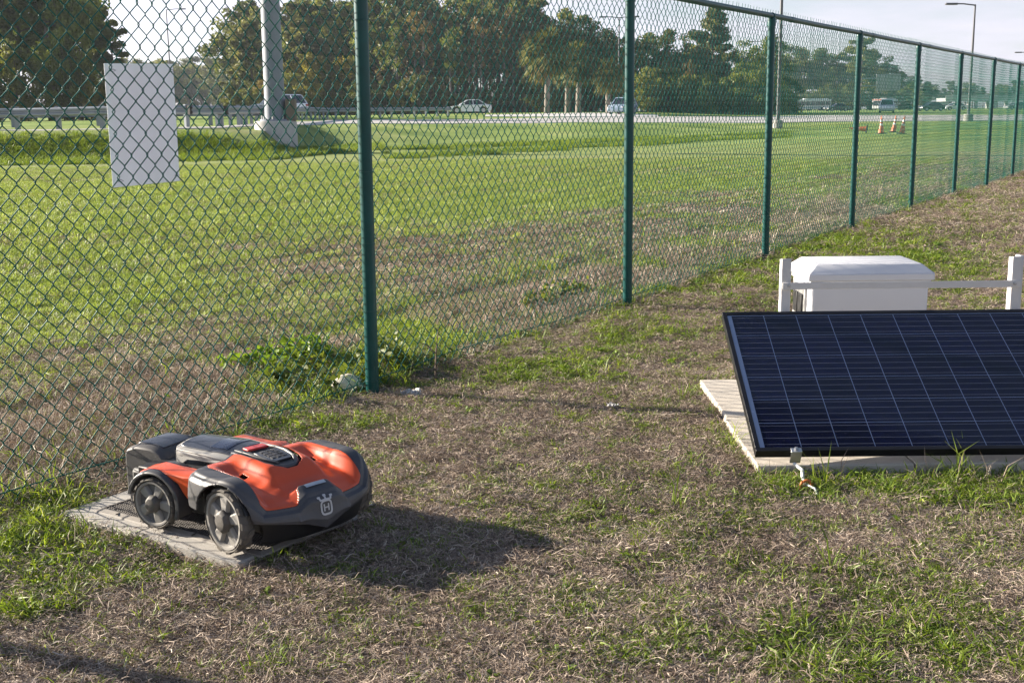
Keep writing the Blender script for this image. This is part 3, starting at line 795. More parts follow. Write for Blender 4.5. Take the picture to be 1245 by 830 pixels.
# cells
m, nt, b = newmat('solar_cell'); v = objvec(nt); oi = nt.nodes.new('ShaderNodeObjectInfo')
vr = nt.nodes.new('ShaderNodeTexVoronoi'); vr.inputs['Scale'].default_value = 45; nt.links.new(v, vr.inputs['Vector'])
sepc = nt.nodes.new('ShaderNodeSeparateColor'); nt.links.new(vr.outputs['Color'], sepc.inputs[0])
ff = mmath(nt, 'ADD', mmath(nt, 'MULTIPLY', sepc.outputs[0], .5), mmath(nt, 'MULTIPLY', oi.outputs['Random'], .6), clamp=True)
nt.links.new(ramp(nt, ff, [(0, (.0010, .0013, .008)), (.6, (.0016, .0022, .016)), (1, (.0025, .0035, .026))]), b.inputs['Base Color'])
b.inputs['Roughness'].default_value = .45; b.inputs['Specular IOR Level'].default_value = .03
M_cell = m
M_bus = plain('busbar_silver', (.12, .13, .18), .5, .0, var=.05, bmp=0)
ncx, ncy = 10, 6
mgx0, mgx1, mgy = .038, .022, .022
cwx = (PWID-mgx0-.038)/ncx; cwy = (PLEN-2*mgy-.004)/ncy
cg = .0032
cme = MB().box(cg/2, cwx-cg/2, cg/2, cwy-cg/2, -.0060, -.0055).mesh('cell'); finish(cme, M_cell)
bme = MB()
for q in range(4):
    y = cwy*(q+.5)/4; bme.box(cg/2+.001, cwx-cg/2-.001, y-.0008, y+.0008, -.0054, -.0051)
bme = bme.mesh('busbar'); finish(bme, M_bus)
for a in range(ncx):
    for c in range(ncy):
        ce = inst('cell', cme, panel, (mgx0+a*cwx, mgy+.002+c*cwy, 0))
        inst('busbar', bme, ce, (0, 0, 0))
m, nt, b = newmat('panel_glass')
b.inputs['Base Color'].default_value = (1, 1, 1, 1); b.inputs['Transmission Weight'].default_value = 1; b.inputs['IOR'].default_value = 1.12; b.inputs['Roughness'].default_value = .03
gl = nt.nodes.new('ShaderNodeBsdfGlossy'); gl.inputs['Roughness'].default_value = .06
tp = nt.nodes.new('ShaderNodeBsdfTransparent'); fz_ = nt.nodes.new('ShaderNodeFresnel'); fz_.inputs[0].default_value = 1.3
mx = nt.nodes.new('ShaderNodeMixShader'); dn = noise(nt, 6, 5, .6, objvec(nt))
nt.links.new(mmath(nt, 'MULTIPLY', fz_.outputs[0], .10), mx.inputs[0]); nt.links.new(tp.outputs[0], mx.inputs[1]); nt.links.new(gl.outputs[0], mx.inputs[2])
nt.links.new(mx.outputs[0], nt.nodes['Material Output'].inputs[0])
obj('glass', MB().box(fw+.0004, PWID-fw-.0004, fw+.0004, PLEN-fw-.0004, -.0042, -.0022), m, panel)
for cxp in (.157, 1.30):
    cl = obj('clamp', MB().prism([(-.010, .003), (.012, .003), (.012, .0005), (-.003, .0005), (-.003, -.050), (-.010, -.058)], cxp-.021, cxp+.021, 'x'), M_al, panel, bevel=.0012)
    obj('bolt', MB().lathe([(0, 0), (.009, 0), (.009, .006), (.004, .008), (0, .008)], 6, 'z', (cxp, .004, .003)), M_galv, cl)

# pad
M_pad = concrete('pad_concrete', (.56, .51, .44), 7, .88, (.36, .31, .26))
pad = tag(empty('concrete_pad', (.95, 4.445, -.012)), 'pale concrete slabs laid as a pad below the tilted solar panel', 'paving')
px_ = [0, .62, 1.24, 1.86]
for a in range(3):
    for c in range(2):
        obj('slab', MB().box(px_[a]+.003+(.012*c if a == 0 else 0), px_[a+1]-.003, .003+c*.755, .752+c*.755, -.05, .048+.002*((a+c) % 2)), M_pad, pad, bevel=.006)
# rack behind the panel
M_post = plain('white_post', (.58, .58, .58), .5, var=.05, scale=9, bmp=.06, dirt=((.45, .40, .33), .3))
rack = tag(empty('mounting_rack', (1.272, 5.455, 0)), 'white rack of two uprights and a crossbar standing behind the solar panel', 'rack')
RWd = 1.066
for q, x in enumerate((0, RWd)):
    up = obj('upright', MB().prism([(-.024, .05), (.024, .05), (.030, .715), (-.018, .722)], x-.022, x+.022, 'x'), M_post, rack, bevel=.003)
    obj('foot_bracket', MB().box(x-.055, x+.055, -.045, .035, .05, .058), M_galv, up, bevel=.002)
    obj('bolt', MB().lathe([(0, 0), (.008, 0), (.008, -.006), (0, -.007)], 6, 'y', (x+(.012 if q == 0 else -.012), -.0305, .598)), M_galv, up)
    obj('back_strut', MB().tube([(x, -.02, .47), (x, -.30, .33)], .012, 8), M_al, up, 40)
obj('crossbar', MB().box(-.018, RWd+.018, -.0305, -.0245-.0005, .580, .612), M_post, rack, bevel=.002)
obj('upright_cap', MB().box(RWd+.016, RWd+.036, -.006, .05, .45, .724), M_post, rack, bevel=.004)
# stay that ties the clamp to the ground
stay = tag(empty('ground_anchor', (1.06, 4.30, 0)), 'white strap tied from the panel clamp to an orange ring in the grass', 'anchor')
obj('strap', MB().tube([(1.085-1.06, 4.405-4.30, .055), (.045, .055, .075-.03), (.030, -.015, .035), (.028, -.06, .022)], .007, 8), plain('strap_white', (.66, .66, .64), .6), stay, 60)
rg = MB(); rings = []
for k in range(17):
    a = 2*math.pi*k/16; c = np.array([.03, -.075, .022]); rings.append([tuple(c+np.array([math.cos(a)*(.022+.006*math.cos(t)), .006*math.sin(t), math.sin(a)*(.022+.006*math.cos(t))])) for t in np.linspace(0, 2*math.pi, 9)[:-1]])
rg.loft(rings, True, False)
obj('ring', rg, plain('ring_orange', (.55, .16, .04), .6), stay, 60)
obj('peg', MB().tube([(.03, -.075, -.05), (.03, -.075, .03)], .006, 8), M_galv, stay, 40)
obj('strap_tail', MB().tube([(.03, -.08, .03), (.05, -.12, .028), (.052, -.15, .012)], .0045, 6), plain('strap_white', (.66, .66, .64), .6), stay, 60)

# equipment box behind the rack
M_box = plain('box_white', (.60, .61, .64), .40, var=.02, scale=5, bmp=.02)
BX, BY = 1.535, 6.0
eb = tag(empty('equipment_box', (BX, BY, -.02)), 'white plastic equipment box with an overhanging lid behind the rack', 'equipment box')
bw, bd = .60, .40
obj('body', MB().prism([(0, 0), (bw, 0), (bw, bd), (0, bd)], .02, .555, 'z'), M_box, eb, bevel=.012)
obj('lid_flange', MB().box(-.008, bw+.008, -.008, bd+.008, .530, .557), M_box, eb, bevel=.004)
ld = MB(); rings = []
for e, z in ((.022, .557), (.022, .592), (.012, .600), (-.028, .634), (-.034, .637)):
    rings.append([(-e, -e, z), (bw+e, -e, z), (bw+e, bd+e, z), (-e, bd+e, z)])
obj('lid', ld.loft(rings), M_box, eb, None, .005)
lt_ = obj('latch_plate', MB().box(-.012, -.0005, .09, .33, .30, .51), plain('latch_grey', (.35, .35, .35), .45, .5), eb, bevel=.003)
obj('socket', MB().box(-.022, -.0125, .12, .20, .36, .47), M_bk, lt_, bevel=.004)
obj('socket', MB().box(-.022, -.0125, .22, .30, .36, .47), M_bk, lt_, bevel=.004)
obj('cable', MB().tube([(-.02, .16, .37), (-.06, .14, .33), (-.07, .12, .2), (-.05, .10, .06), (-.06, .05, .02)], .006, 6), M_bk, eb, 60)
obj('base_plinth', MB().box(-.03, bw+.03, -.03, bd+.03, -.03, .02), M_pad, eb, bevel=.006)

# ------------------------------------------------------------------ guardrails
M_grd = plain('guardrail_steel', (.25, .28, .31), .5, .35, var=.12, scale=2, bmp=0, dirt=((.26, .25, .24), .4))
def guardrail(path, label, name='guardrail', step=1.905, hgt=.84, face=-1):
    P = np.array(path)[:, :2]; seg = np.hypot(*np.diff(P, axis=0).T); l = np.concatenate([[0], np.cumsum(seg)])
    n = int(l[-1]/step); s = np.arange(n+1)*step
    Q = np.stack([np.interp(s, l, P[:, 0]), np.interp(s, l, P[:, 1])], 1)
    root = tag(empty(name, (Q[0][0], Q[0][1], hz(*Q[0]))), label, 'guardrail', 'guardrails along the road')
    O = np.array([Q[0][0], Q[0][1], hz(*Q[0])])
    pm = MB().box(-.085, .085, -.06, .06, -.4, hgt+.02).mesh('post'); finish(pm, M_grd)
    blk = MB().box(-.07, .07, -.10, .10, hgt-.36, hgt-.02).mesh('spacer'); finish(blk, plain('spacer_dark', (.06, .055, .05), .8))
    for k in range(n+1):
        t = Q[min(k+1, n)]-Q[max(k-1, 0)]; a = math.atan2(t[1], t[0]); z = hz(*Q[k])
        nn = np.array([-math.sin(a), math.cos(a)])
        p = inst('post', pm, root, (Q[k][0]-O[0], Q[k][1]-O[1], z-O[2]), (0, 0, a))
        inst('spacer', blk, p, (0, face*.165, 0))
        if k < n:
            A = Q[k]; B = Q[k+1]; r0, r1 = [], []
            prof = [(.0, -.155), (.04, -.135), (.08, -.11), (.08, -.06), (.02, -.02), (.02, .02), (.08, .06), (.08, .11), (.04, .135), (0, .155)]
            prof = prof+[(y-.006, z_) for y, z_ in prof[::-1]]
            for y, zz in prof:
                for R_, C in ((r0, A), (r1, B)):
                    R_.append((C[0]+nn[0]*face*(.27+y)-O[0], C[1]+nn[1]*face*(.27+y)-O[1], hz(*C)-O[2]+hgt-.19+zz))
            obj('beam', MB().loft([r0, r1]), M_grd, root, 30)
    return root
g1 = [hit(*p) for p in [(-260, 161.2), (-120, 159.6), (0, 158.2), (100, 157.3), (200, 156.3), (270, 155)]]
g1b = [hit(*p) for p in [(270, 155), (300, 152.6), (335, 149.2), (370, 146.3), (400, 144.9), (440, 143.9), (490, 142.8), (545, 141.6)]]
guardrail(g1, 'grey steel guardrail along the grass bank with its posts facing the field')
guardrail(g1b, 'grey steel guardrail curving away behind the big light pole', face=-1)
g2 = [np.array(p)+np.array([0, 9.0, 0]) for p in g1]
guardrail(g2, 'second grey guardrail seen through the gap below the first one', hgt=.74, face=1)

# ------------------------------------------------------------------ light poles
M_mast = plain('mast_steel', (.18, .21, .26), .55, 0, var=.1, scale=.8, bmp=0, dirt=((.40, .40, .40), .4))
M_lamp = plain('lamp_grey', (.10, .10, .11), .5, .3, bmp=0)
b0 = hit(336, 167)
mast = tag(empty('light_mast', tuple(b0)), 'thick steel light mast on a round concrete base in front of the guardrail', 'light pole')
dm = float(np.hypot(b0[0], b0[1])); rr0 = 24/F*dm/2
obj('base', MB().lathe([(0, -.5), (rr0*2.05, -.5), (rr0*2.05, .52), (rr0*1.95, .58), (0, .58)], 32), concrete('mast_base', (.50, .49, .47), 2), mast, 40)
obj('flange', MB().lathe([(0, .58), (rr0*1.5, .58), (rr0*1.5, .64), (0, .64)], 24), M_mast, mast, 40)
obj('pole', MB().lathe([(0, .64), (rr0*1.05, .64), (rr0*1.0, 1.5), (rr0*.45, 26), (0, 26.05)], 16), M_mast, mast, 30)
for k in range(8):
    a = k*math.pi/4
    obj('anchor_bolt', MB().tube([(rr0*1.3*math.cos(a), rr0*1.3*math.sin(a), .58), (rr0*1.3*math.cos(a), rr0*1.3*math.sin(a), .78)], .03, 6), M_galv, mast, 40)
for a in np.linspace(0, 2*math.pi, 7)[:-1]:
    obj('lamp_head', MB().box(1.0, 1.7, -.2, .2, 25.6, 25.85), M_lamp, mast, rot=(0, 0, a), bevel=.05)
    obj('lamp_arm', MB().tube([(0, 0, 25.9), (1.1, 0, 25.75)], .05, 6), M_lamp, mast, 40, rot=(0, 0, a))
obj('service_box', MB().box(rr0*1.15, rr0*1.15+.35, -.3, .1, .58, 1.35), plain('box_brown', (.16, .13, .10), .7), mast, bevel=.02)

def street_lamp(pos, hgt, label, arms=(180,), arm_len=1.9, r=.11, foot=False):
    t = tag(empty('street_lamp', tuple(pos)), label, 'street lamp', 'slender street lamps along the road')
    obj('pole', MB().tube([(0, 0, -.2), (0, 0, hgt*.5), (0, 0, hgt)], [r, r*.8, r*.55], 10), M_lamp, t, 40)
    if foot: obj('base', MB().lathe([(0, -.3), (.32, -.3), (.32, .45), (.28, .5), (0, .5)], 16), concrete('lamp_base', (.35, .34, .32), 3), t, 40)
    for a in arms:
        ca, sa = math.cos(rad(a)), math.sin(rad(a))
        obj('arm', MB().tube([(0, 0, hgt-.05), (ca*arm_len*.6, sa*arm_len*.6, hgt+.05), (ca*arm_len, sa*arm_len, hgt+.06)], .05, 6), M_lamp, t, 40)
        hd_ = obj('lamp_head', MB().box(-.42, .42, -.14, .14, -.07, .07), M_lamp, t, bevel=.04, loc=(ca*(arm_len+.3), sa*(arm_len+.3), hgt+.05), rot=(0, 0, rad(a)))
    return t
def top_height(p, py, px):
    d = float((AX.T@(p-np.array([0, 0, HC])))[2]); return at_depth(px, py, d)[2]-p[2]
p = hit(945.5, 156); street_lamp(p, 13.5, 'dark slender lamp post rising out of a concrete foot in the field, before the bus', (180,), foot=True, r=.13)
p = hit(1177, 147.5); street_lamp(p, top_height(p, 8, 1183), 'slender lamp post with one arm standing beyond the traffic cones', (180,), 1.35, foot=True)
p = pp(1249, 160); street_lamp(p, top_height(p, 65, 1247), 'slender lamp post with one arm at the far end of the road', (180,), 1.3)
p = pp(210, 150); street_lamp(p, top_height(p, 14, 209), 'thin lamp post standing alone in the gap between the woods', (0,), 1.6)
p = pp(752, 135); street_lamp(p, top_height(p, 23, 752), 'lamp post with two arms rising near the palm trees', (180, 0), 1.5)
p = pp(926, 190); street_lamp(p, top_height(p, 52, 926), 'thin lamp post with one arm over the green trees by the bus', (180,), 1.6)

# ------------------------------------------------------------------ vehicles
M_glass = plain('car_glass', (.02, .03, .04), .08, var=.1, bmp=0, coat=.5)
M_tyre = plain('car_tyre', (.02, .02, .02), .8, bmp=0)
M_alloy = plain('car_alloy', (.45, .46, .48), .35, .7, bmp=0)
M_head = plain('lamp_clear', (.75, .77, .8), .15, bmp=0, coat=.6)
M_tail = plain('lamp_red', (.35, .01, .01), .2, bmp=0, coat=.5)
def car(px, d, yaw, paint, label, suv=False, cat='car', dz=0):
    p = pp(px, d); t = tag(empty('passing_car', (p[0], p[1], p[2]+.06+dz), rad(yaw)), label, cat, 'cars on the road')
    M = plain('paint_%s' % paint[0], paint[1], .22, .1, var=.03, bmp=0, coat=.6)
    Ln, Wd = (4.6, 1.86) if suv else (4.5, 1.80)
    zb, zbelt, zr = (.28, 1.02, 1.68) if suv else (.20, .92, 1.44)
    wb = 1.38; R = .34
    lo = [(-Ln/2+.05, zb+.1), (-Ln/2, .6), (-Ln/2+.06, zbelt-.02)]
    if suv: lo += [(-Ln/2+.3, zbelt), (.85, zbelt), (1.9, zbelt-.12), (Ln/2-.04, zbelt-.34)]
    else: lo += [(-Ln/2+.75, zbelt+.02), (.75, zbelt), (1.85, zbelt-.16), (Ln/2-.04, zbelt-.30)]
    lo += [(Ln/2, .5), (Ln/2-.05, zb+.06)]
    def arch(cx): return [(cx+.42*math.cos(a), R+.42*math.sin(a)) for a in np.linspace(rad(-20), rad(200), 11)]
    lo += arch(wb)+arch(-wb)
    rings = []
    for y, k, e in ((-Wd/2, .93, .04), (-Wd/2+.10, 1.0, 0), (Wd/2-.10, 1.0, 0), (Wd/2, .93, .04)):
        rings.append([(x*(.985 if k < 1 else 1), y, z-(e if z > .8 else 0)) for x, z in lo])
    obj('body', MB().loft(rings), M, t, 35, .03)
    if suv: cabb, cabt = (-Ln/2+.12, 1.0), (-Ln/2+.5, .25)
    else: cabb, cabt = (-1.72, 1.05), (-.95, .25)
    def ring(z, x0, x1, hw): return [(x0, -hw, z), (x1, -hw, z), (x1, hw, z), (x0, hw, z)]
    h1 = zr-.07
    obj('window_band', MB().loft([ring(zbelt-.03, cabb[0], cabb[1], Wd/2-.09), ring(h1, cabt[0], cabt[1], Wd/2-.27)]), M_glass, t, None, .03)
    obj('roof', MB().loft([ring(h1-.02, cabt[0]-.03, cabt[1]+.05, Wd/2-.25), ring(zr-.02, cabt[0]+.04, cabt[1]-.06, Wd/2-.29), ring(zr, cabt[0]+.3, cabt[1]-.25, Wd/2-.45)]), M, t, 40, .02)
    for s in (-1, 1):
        for xb, xt in ((cabb[1], cabt[1]), ((cabb[1]+cabb[0])/2, (cabt[1]+cabt[0])/2+.05), (cabb[0], cabt[0])):
            obj('pillar', MB().tube([(xb, s*(Wd/2-.10), zbelt-.02), (xt, s*(Wd/2-.27), h1)], .045, 5), M, t, 40)
        obj('headlight', MB().box(Ln/2-.28, Ln/2-.01, s*(Wd/2-.42), s*(Wd/2-.07), zbelt-.40, zbelt-.26), M_head, t, bevel=.03)
        obj('tail_light', MB().box(-Ln/2-.005, -Ln/2+.2, s*(Wd/2-.36), s*(Wd/2-.07), zbelt-.25, zbelt-.08), M_tail, t, bevel=.03)
        obj('mirror', MB().box(.55, .72, s*(Wd/2-.06), s*(Wd/2+.14), zbelt, zbelt+.14), M, t, bevel=.03)
        for cx in (-wb, wb):
            wh = obj('wheel', MB().lathe([(0, -.1), (R*.62, -.1), (R*.64, .1), (0, .1)], 16, 'y', (cx, s*(Wd/2-.13), R)), M_alloy, t, 40)
            rings = []
            for k in range(17):
                a = 2*math.pi*k/16; rings.append([(cx+r*math.cos(a), s*(Wd/2-.13)+y, R+r*math.sin(a)) for r, y in ((R*.62, -.11), (R*.95, -.12), (R, 0), (R*.95, .12), (R*.62, .11))])
            obj('tyre', MB().loft(rings, True, False), M_tyre, wh, 40)
    return t
WHT = ('white', (.86, .87, .89)); SLV = ('silver', (.42, .47, .52)); DRK = ('dark', (.04, .045, .05)); BLU = ('pale_blue', (.36, .46, .56)); GRY = ('grey', (.30, .31, .33))
car(338, 95, 152, WHT, 'white car driving behind the thick light mast', suv=True)
car(571, 126, 186, WHT, 'white sedan driving before the wood, left of the palm trees')
car(757, 122, -112, BLU, 'pale blue car coming over the crest beside the palm trees', suv=True)
car(1078, 158, -108, WHT, 'white car coming down the road behind the traffic cones', suv=True)
car(1017, 230, 195, DRK, 'dark car with bright headlights following behind the bus')
car(1131, 205, 200, DRK, 'dark car beyond the traffic cones, driving before the overpass')
car(1160, 240, 190, WHT, 'white car driving in front of the overpass ramp')
car(1235, 250, 190, GRY, 'grey car under the overpass, beside its columns')
def bus(px, d, yaw, label):
    p = pp(px, d); t = tag(empty('city_bus', (p[0], p[1], p[2]+.05), rad(yaw)), label, 'bus', 'buses on the road')
    MW = plain('bus_white', (.66, .67, .68), .3, var=.04, bmp=0, coat=.3)
    obj('body', MB().box(-6, 6, -1.27, 1.27, .35, 3.05), MW, t, bevel=.12)
    obj('roof_pod', MB().box(-5.2, 1.5, -1.0, 1.0, 3.05, 3.28), MW, t, bevel=.08)
    obj('destination_band', MB().box(4.2, 6.02, -1.29, 1.29, 2.62, 2.95), plain('band_red', (.45, .10, .07), .4, bmp=0), t, bevel=.02)
    for s in (-1, 1):
        for k in range(7):
            obj('window', MB().box(-5.6+k*1.42, -4.28+k*1.42, s*1.262, s*1.285, 1.45, 2.45), M_glass, t, bevel=.008)
        obj('skirt_stripe', MB().box(-5.8, 5.8, s*1.262, s*1.280, .75, 1.0), plain('stripe_blue', (.14, .22, .32), .4, bmp=0), t)
        for cx in (-3.6, 3.9):
            wh = obj('wheel', MB().lathe([(0, -.14), (.30, -.14), (.30, .14), (0, .14)], 16, 'y', (cx, s*1.16, .48)), M_alloy, t, 40)
            obj('tyre', MB().lathe([(.29, -.15), (.48, -.15), (.48, .15), (.29, .15)], 20, 'y', (cx, s*1.16, .48)), M_tyre, wh, 40)
    obj('windscreen', MB().box(5.99, 6.03, -1.1, 1.1, 1.2, 2.55), M_glass, t, bevel=.01)
    for s in (-1, 1): obj('headlight', MB().box(5.99, 6.05, s*.8, s*1.1, .7, .9), M_head, t, bevel=.02)
    return t
bus(983, 345, 187, 'long white bus with a row of dark windows driving past the trees')
bus(1076, 360, 230, 'white bus half hidden behind the white car on the road')

# ------------------------------------------------------------------ traffic cones
M_cone = plain('cone_orange', (.60, .16, .06), .5, var=.08, bmp=0, dirt=((.35, .2, .12), .3))
M_band = plain('cone_white', (.72, .71, .70), .4, bmp=0)
M_rub = plain('cone_rubber', (.025, .025, .025), .85, bmp=0)
def cone(pos, hgt, lean, label, yaw=0):
    t = tag(empty('traffic_cone', tuple(pos)), label, 'traffic cone', 'traffic cones on the grass'); t.rotation_euler = (0, lean, yaw)
    obj('base', MB().box(-.22, .22, -.22, .22, -.02, .05), M_rub, t, bevel=.02)
    f_ = lambda z: .16-(.16-.045)*z/hgt
    def cyl(z0, z1, e=0): return MB().lathe([(0, z0), (f_(z0)+e, z0), (f_(z1)+e, z1), (0, z1)], 16)
    obj('body', cyl(.05, hgt*.50), M_cone, t, 40)
    obj('white_band', cyl(hgt*.505, hgt*.63), M_band, t, 40)
    obj('orange_band', cyl(hgt*.635, hgt*.73), M_cone, t, 40)
    obj('white_band', cyl(hgt*.735, hgt*.86), M_band, t, 40)
    obj('tip', cyl(hgt*.865, hgt), M_cone, t, 40)
    obj('handle', MB().lathe([(0, hgt), (.028, hgt), (.028, hgt+.05), (.05, hgt+.06), (.05, hgt+.09), (0, hgt+.1)], 10), M_cone, t, 40)
cone(hit(1071, 163), .88, 0.0, 'upright orange and white traffic cone beside the toppled one on the grass')
cone(hit(1086, 161), .86, .13, 'leaning traffic cone standing between two other cones')
cone(hit(1096.5, 163), .88, .12, 'leaning traffic cone farthest from the toppled one')
p = hit(1054, 162); tc_ = cone((p[0], p[1], p[2]+.22), .88, math.pi/2*.97, 'orange traffic cone toppled on its side in the grass', 2.9)

# ------------------------------------------------------------------ road sign and overpass far down the road
p = pp(1043, 290); dd = 290
sg = tag(empty('highway_sign', tuple(p)), 'grey back of a big highway sign hung from a post over the road', 'road sign')
zb_, zt_ = at_depth(1062, 112, dd)[2]-p[2], at_depth(1062, 93, dd)[2]-p[2]; kx = dd/F
obj('post', MB().tube([(0, 0, -.3), (0, 0, zt_)], [.30, .22], 12), M_mast, sg, 40)
for q in (.3, .75): obj('arm', MB().tube([(0, 0, zb_+(zt_-zb_)*q), (47*kx, 0, zb_+(zt_-zb_)*q)], .11, 8), M_mast, sg, 40)
obj('sign_panel', MB().box(19*kx, 47*kx, -.35, -.28, zb_, zt_), plain('sign_back', (.30, .32, .34), .6, bmp=0), sg, bevel=.02)
for q in range(4): obj('rib', MB().box((22+q*7.3)*kx, (22+q*7.3)*kx+.15, -.44, -.352, zb_+.1, zt_-.1), M_mast, sg)
ov = tag(empty('overpass', tuple(pp(1200, 500))), 'concrete overpass on slim columns crossing far down the road', 'bridge')
oz = pp(1200, 500)[2]; kx = 500/F; M_ovc = concrete('overpass_concrete', (.55, .55, .54), .3)
zd = at_depth(1200, 121, 500)[2]-oz
obj('deck', MB().box(-52*kx, 130*kx, -5, 5, zd-.9, zd+.3), M_ovc, ov, bevel=.05)
obj('parapet', MB().box(-52*kx, 130*kx, -5.15, -4.9, zd+.305, zd+1.4), M_ovc, ov)
for q in range(8):
    x = (-38+q*21)*kx
    obj('column', MB().box(x-.5, x+.5, -4.2, -3.2, -1, zd-.91), M_ovc, ov, bevel=.05)
    obj('column', MB().box(x-.5, x+.5, 3.2, 4.2, -1, zd-.91), M_ovc, ov, bevel=.05)
obj('abutment', MB().add([(-52*kx, -5, zd-.91), (-52*kx, 5, zd-.91), (-30*kx, 5, -.6), (-30*kx, -5, -.6), (-75*kx, -5, -.6), (-75*kx, 5, -.6), (-75*kx, -5, zd-.91), (-75*kx, 5, zd-.91)],
                         [(0, 3, 2, 1), (0, 6, 4, 3), (1, 2, 5, 7), (0, 1, 7, 6), (4, 6, 7, 5), (3, 4, 5, 2)]), M_ovc, ov)

# ------------------------------------------------------------------ trees
M_bark = plain('bark', (.11, .085, .065), .95, var=.35, scale=3, bmp=.6)
M_barkp = plain('bark_pale', (.21, .185, .16), .95, var=.3, scale=3, bmp=.6)
L_dark = leafmat('leaf_dark', [(0, (.026, .036, .012)), (.4, (.088, .112, .030)), (.75, (.20, .215, .055)), (1, (.34, .32, .11))], .42)
L_mid = leafmat('leaf_mid', [(0, (.034, .050, .012)), (.4, (.112, .150, .032)), (.75, (.215, .245, .055)), (1, (.33, .34, .10))], .42)
L_light = leafmat('leaf_light', [(0, (.07, .075, .012)), (.4, (.19, .18, .026)), (.75, (.32, .27, .04)), (1, (.42, .34, .07))], .40)
L_pine = leafmat('needle_grey', [(0, (.034, .040, .018)), (.4, (.098, .116, .048)), (.75, (.195, .20, .085)), (1, (.34, .30, .15))], .42)
L_rust = leafmat('leaf_rust', [(0, (.045, .032, .014)), (.4, (.125, .092, .032)), (.75, (.21, .16, .05)), (1, (.28, .23, .08))], .3)
L_palm = leafmat('palm_frond', [(0, (.06, .07, .02)), (.5, (.155, .165, .045)), (1, (.32, .28, .08))], .25)
L_dead = leafmat('palm_skirt', [(0, (.16, .11, .04)), (.5, (.30, .21, .075)), (1, (.42, .32, .13))], .25)
def leaf_cloud(rng, centers, radii, per, size, flat=.75, aspect=1.6):
    """leaf-sized faces round clump centres; returns mesh with a per-leaf shade"""
    C = np.repeat(np.array(centers), per, 0); Rr = np.repeat(np.array(radii), per)
    n = len(C); d = rng.normal(size=(n, 3)); d /= np.linalg.norm(d, axis=1)[:, None]
    rad_ = Rr*rng.random(n)**.45
    P = C+d*rad_[:, None]*np.array([1, 1, flat])
    a = rng.normal(size=(n, 3)); a /= np.linalg.norm(a, axis=1)[:, None]
    b = np.cross(a, rng.normal(size=(n, 3))); b /= np.linalg.norm(b, axis=1)[:, None]
    s = size*(.55+.9*rng.random(n))
    a = a*(s*aspect*.5)[:, None]; b = b*(s*.5)[:, None]
    v = np.stack([P-a, P+b*.9-a*.1, P+a, P-b*.9+a*.1], 1).reshape(-1, 3)
    me = bpy.data.meshes.new('crown'); me.from_pydata(v.tolist(), [], np.arange(4*n).reshape(-1, 4).tolist()); me.update()
    at = me.attributes.new('shade', 'FLOAT', 'FACE')
    cs = np.repeat(rng.random(len(centers)), per)
    at.data.foreach_set('value', (.38*rng.random(n)+.62*cs).astype(np.float32))
    return me
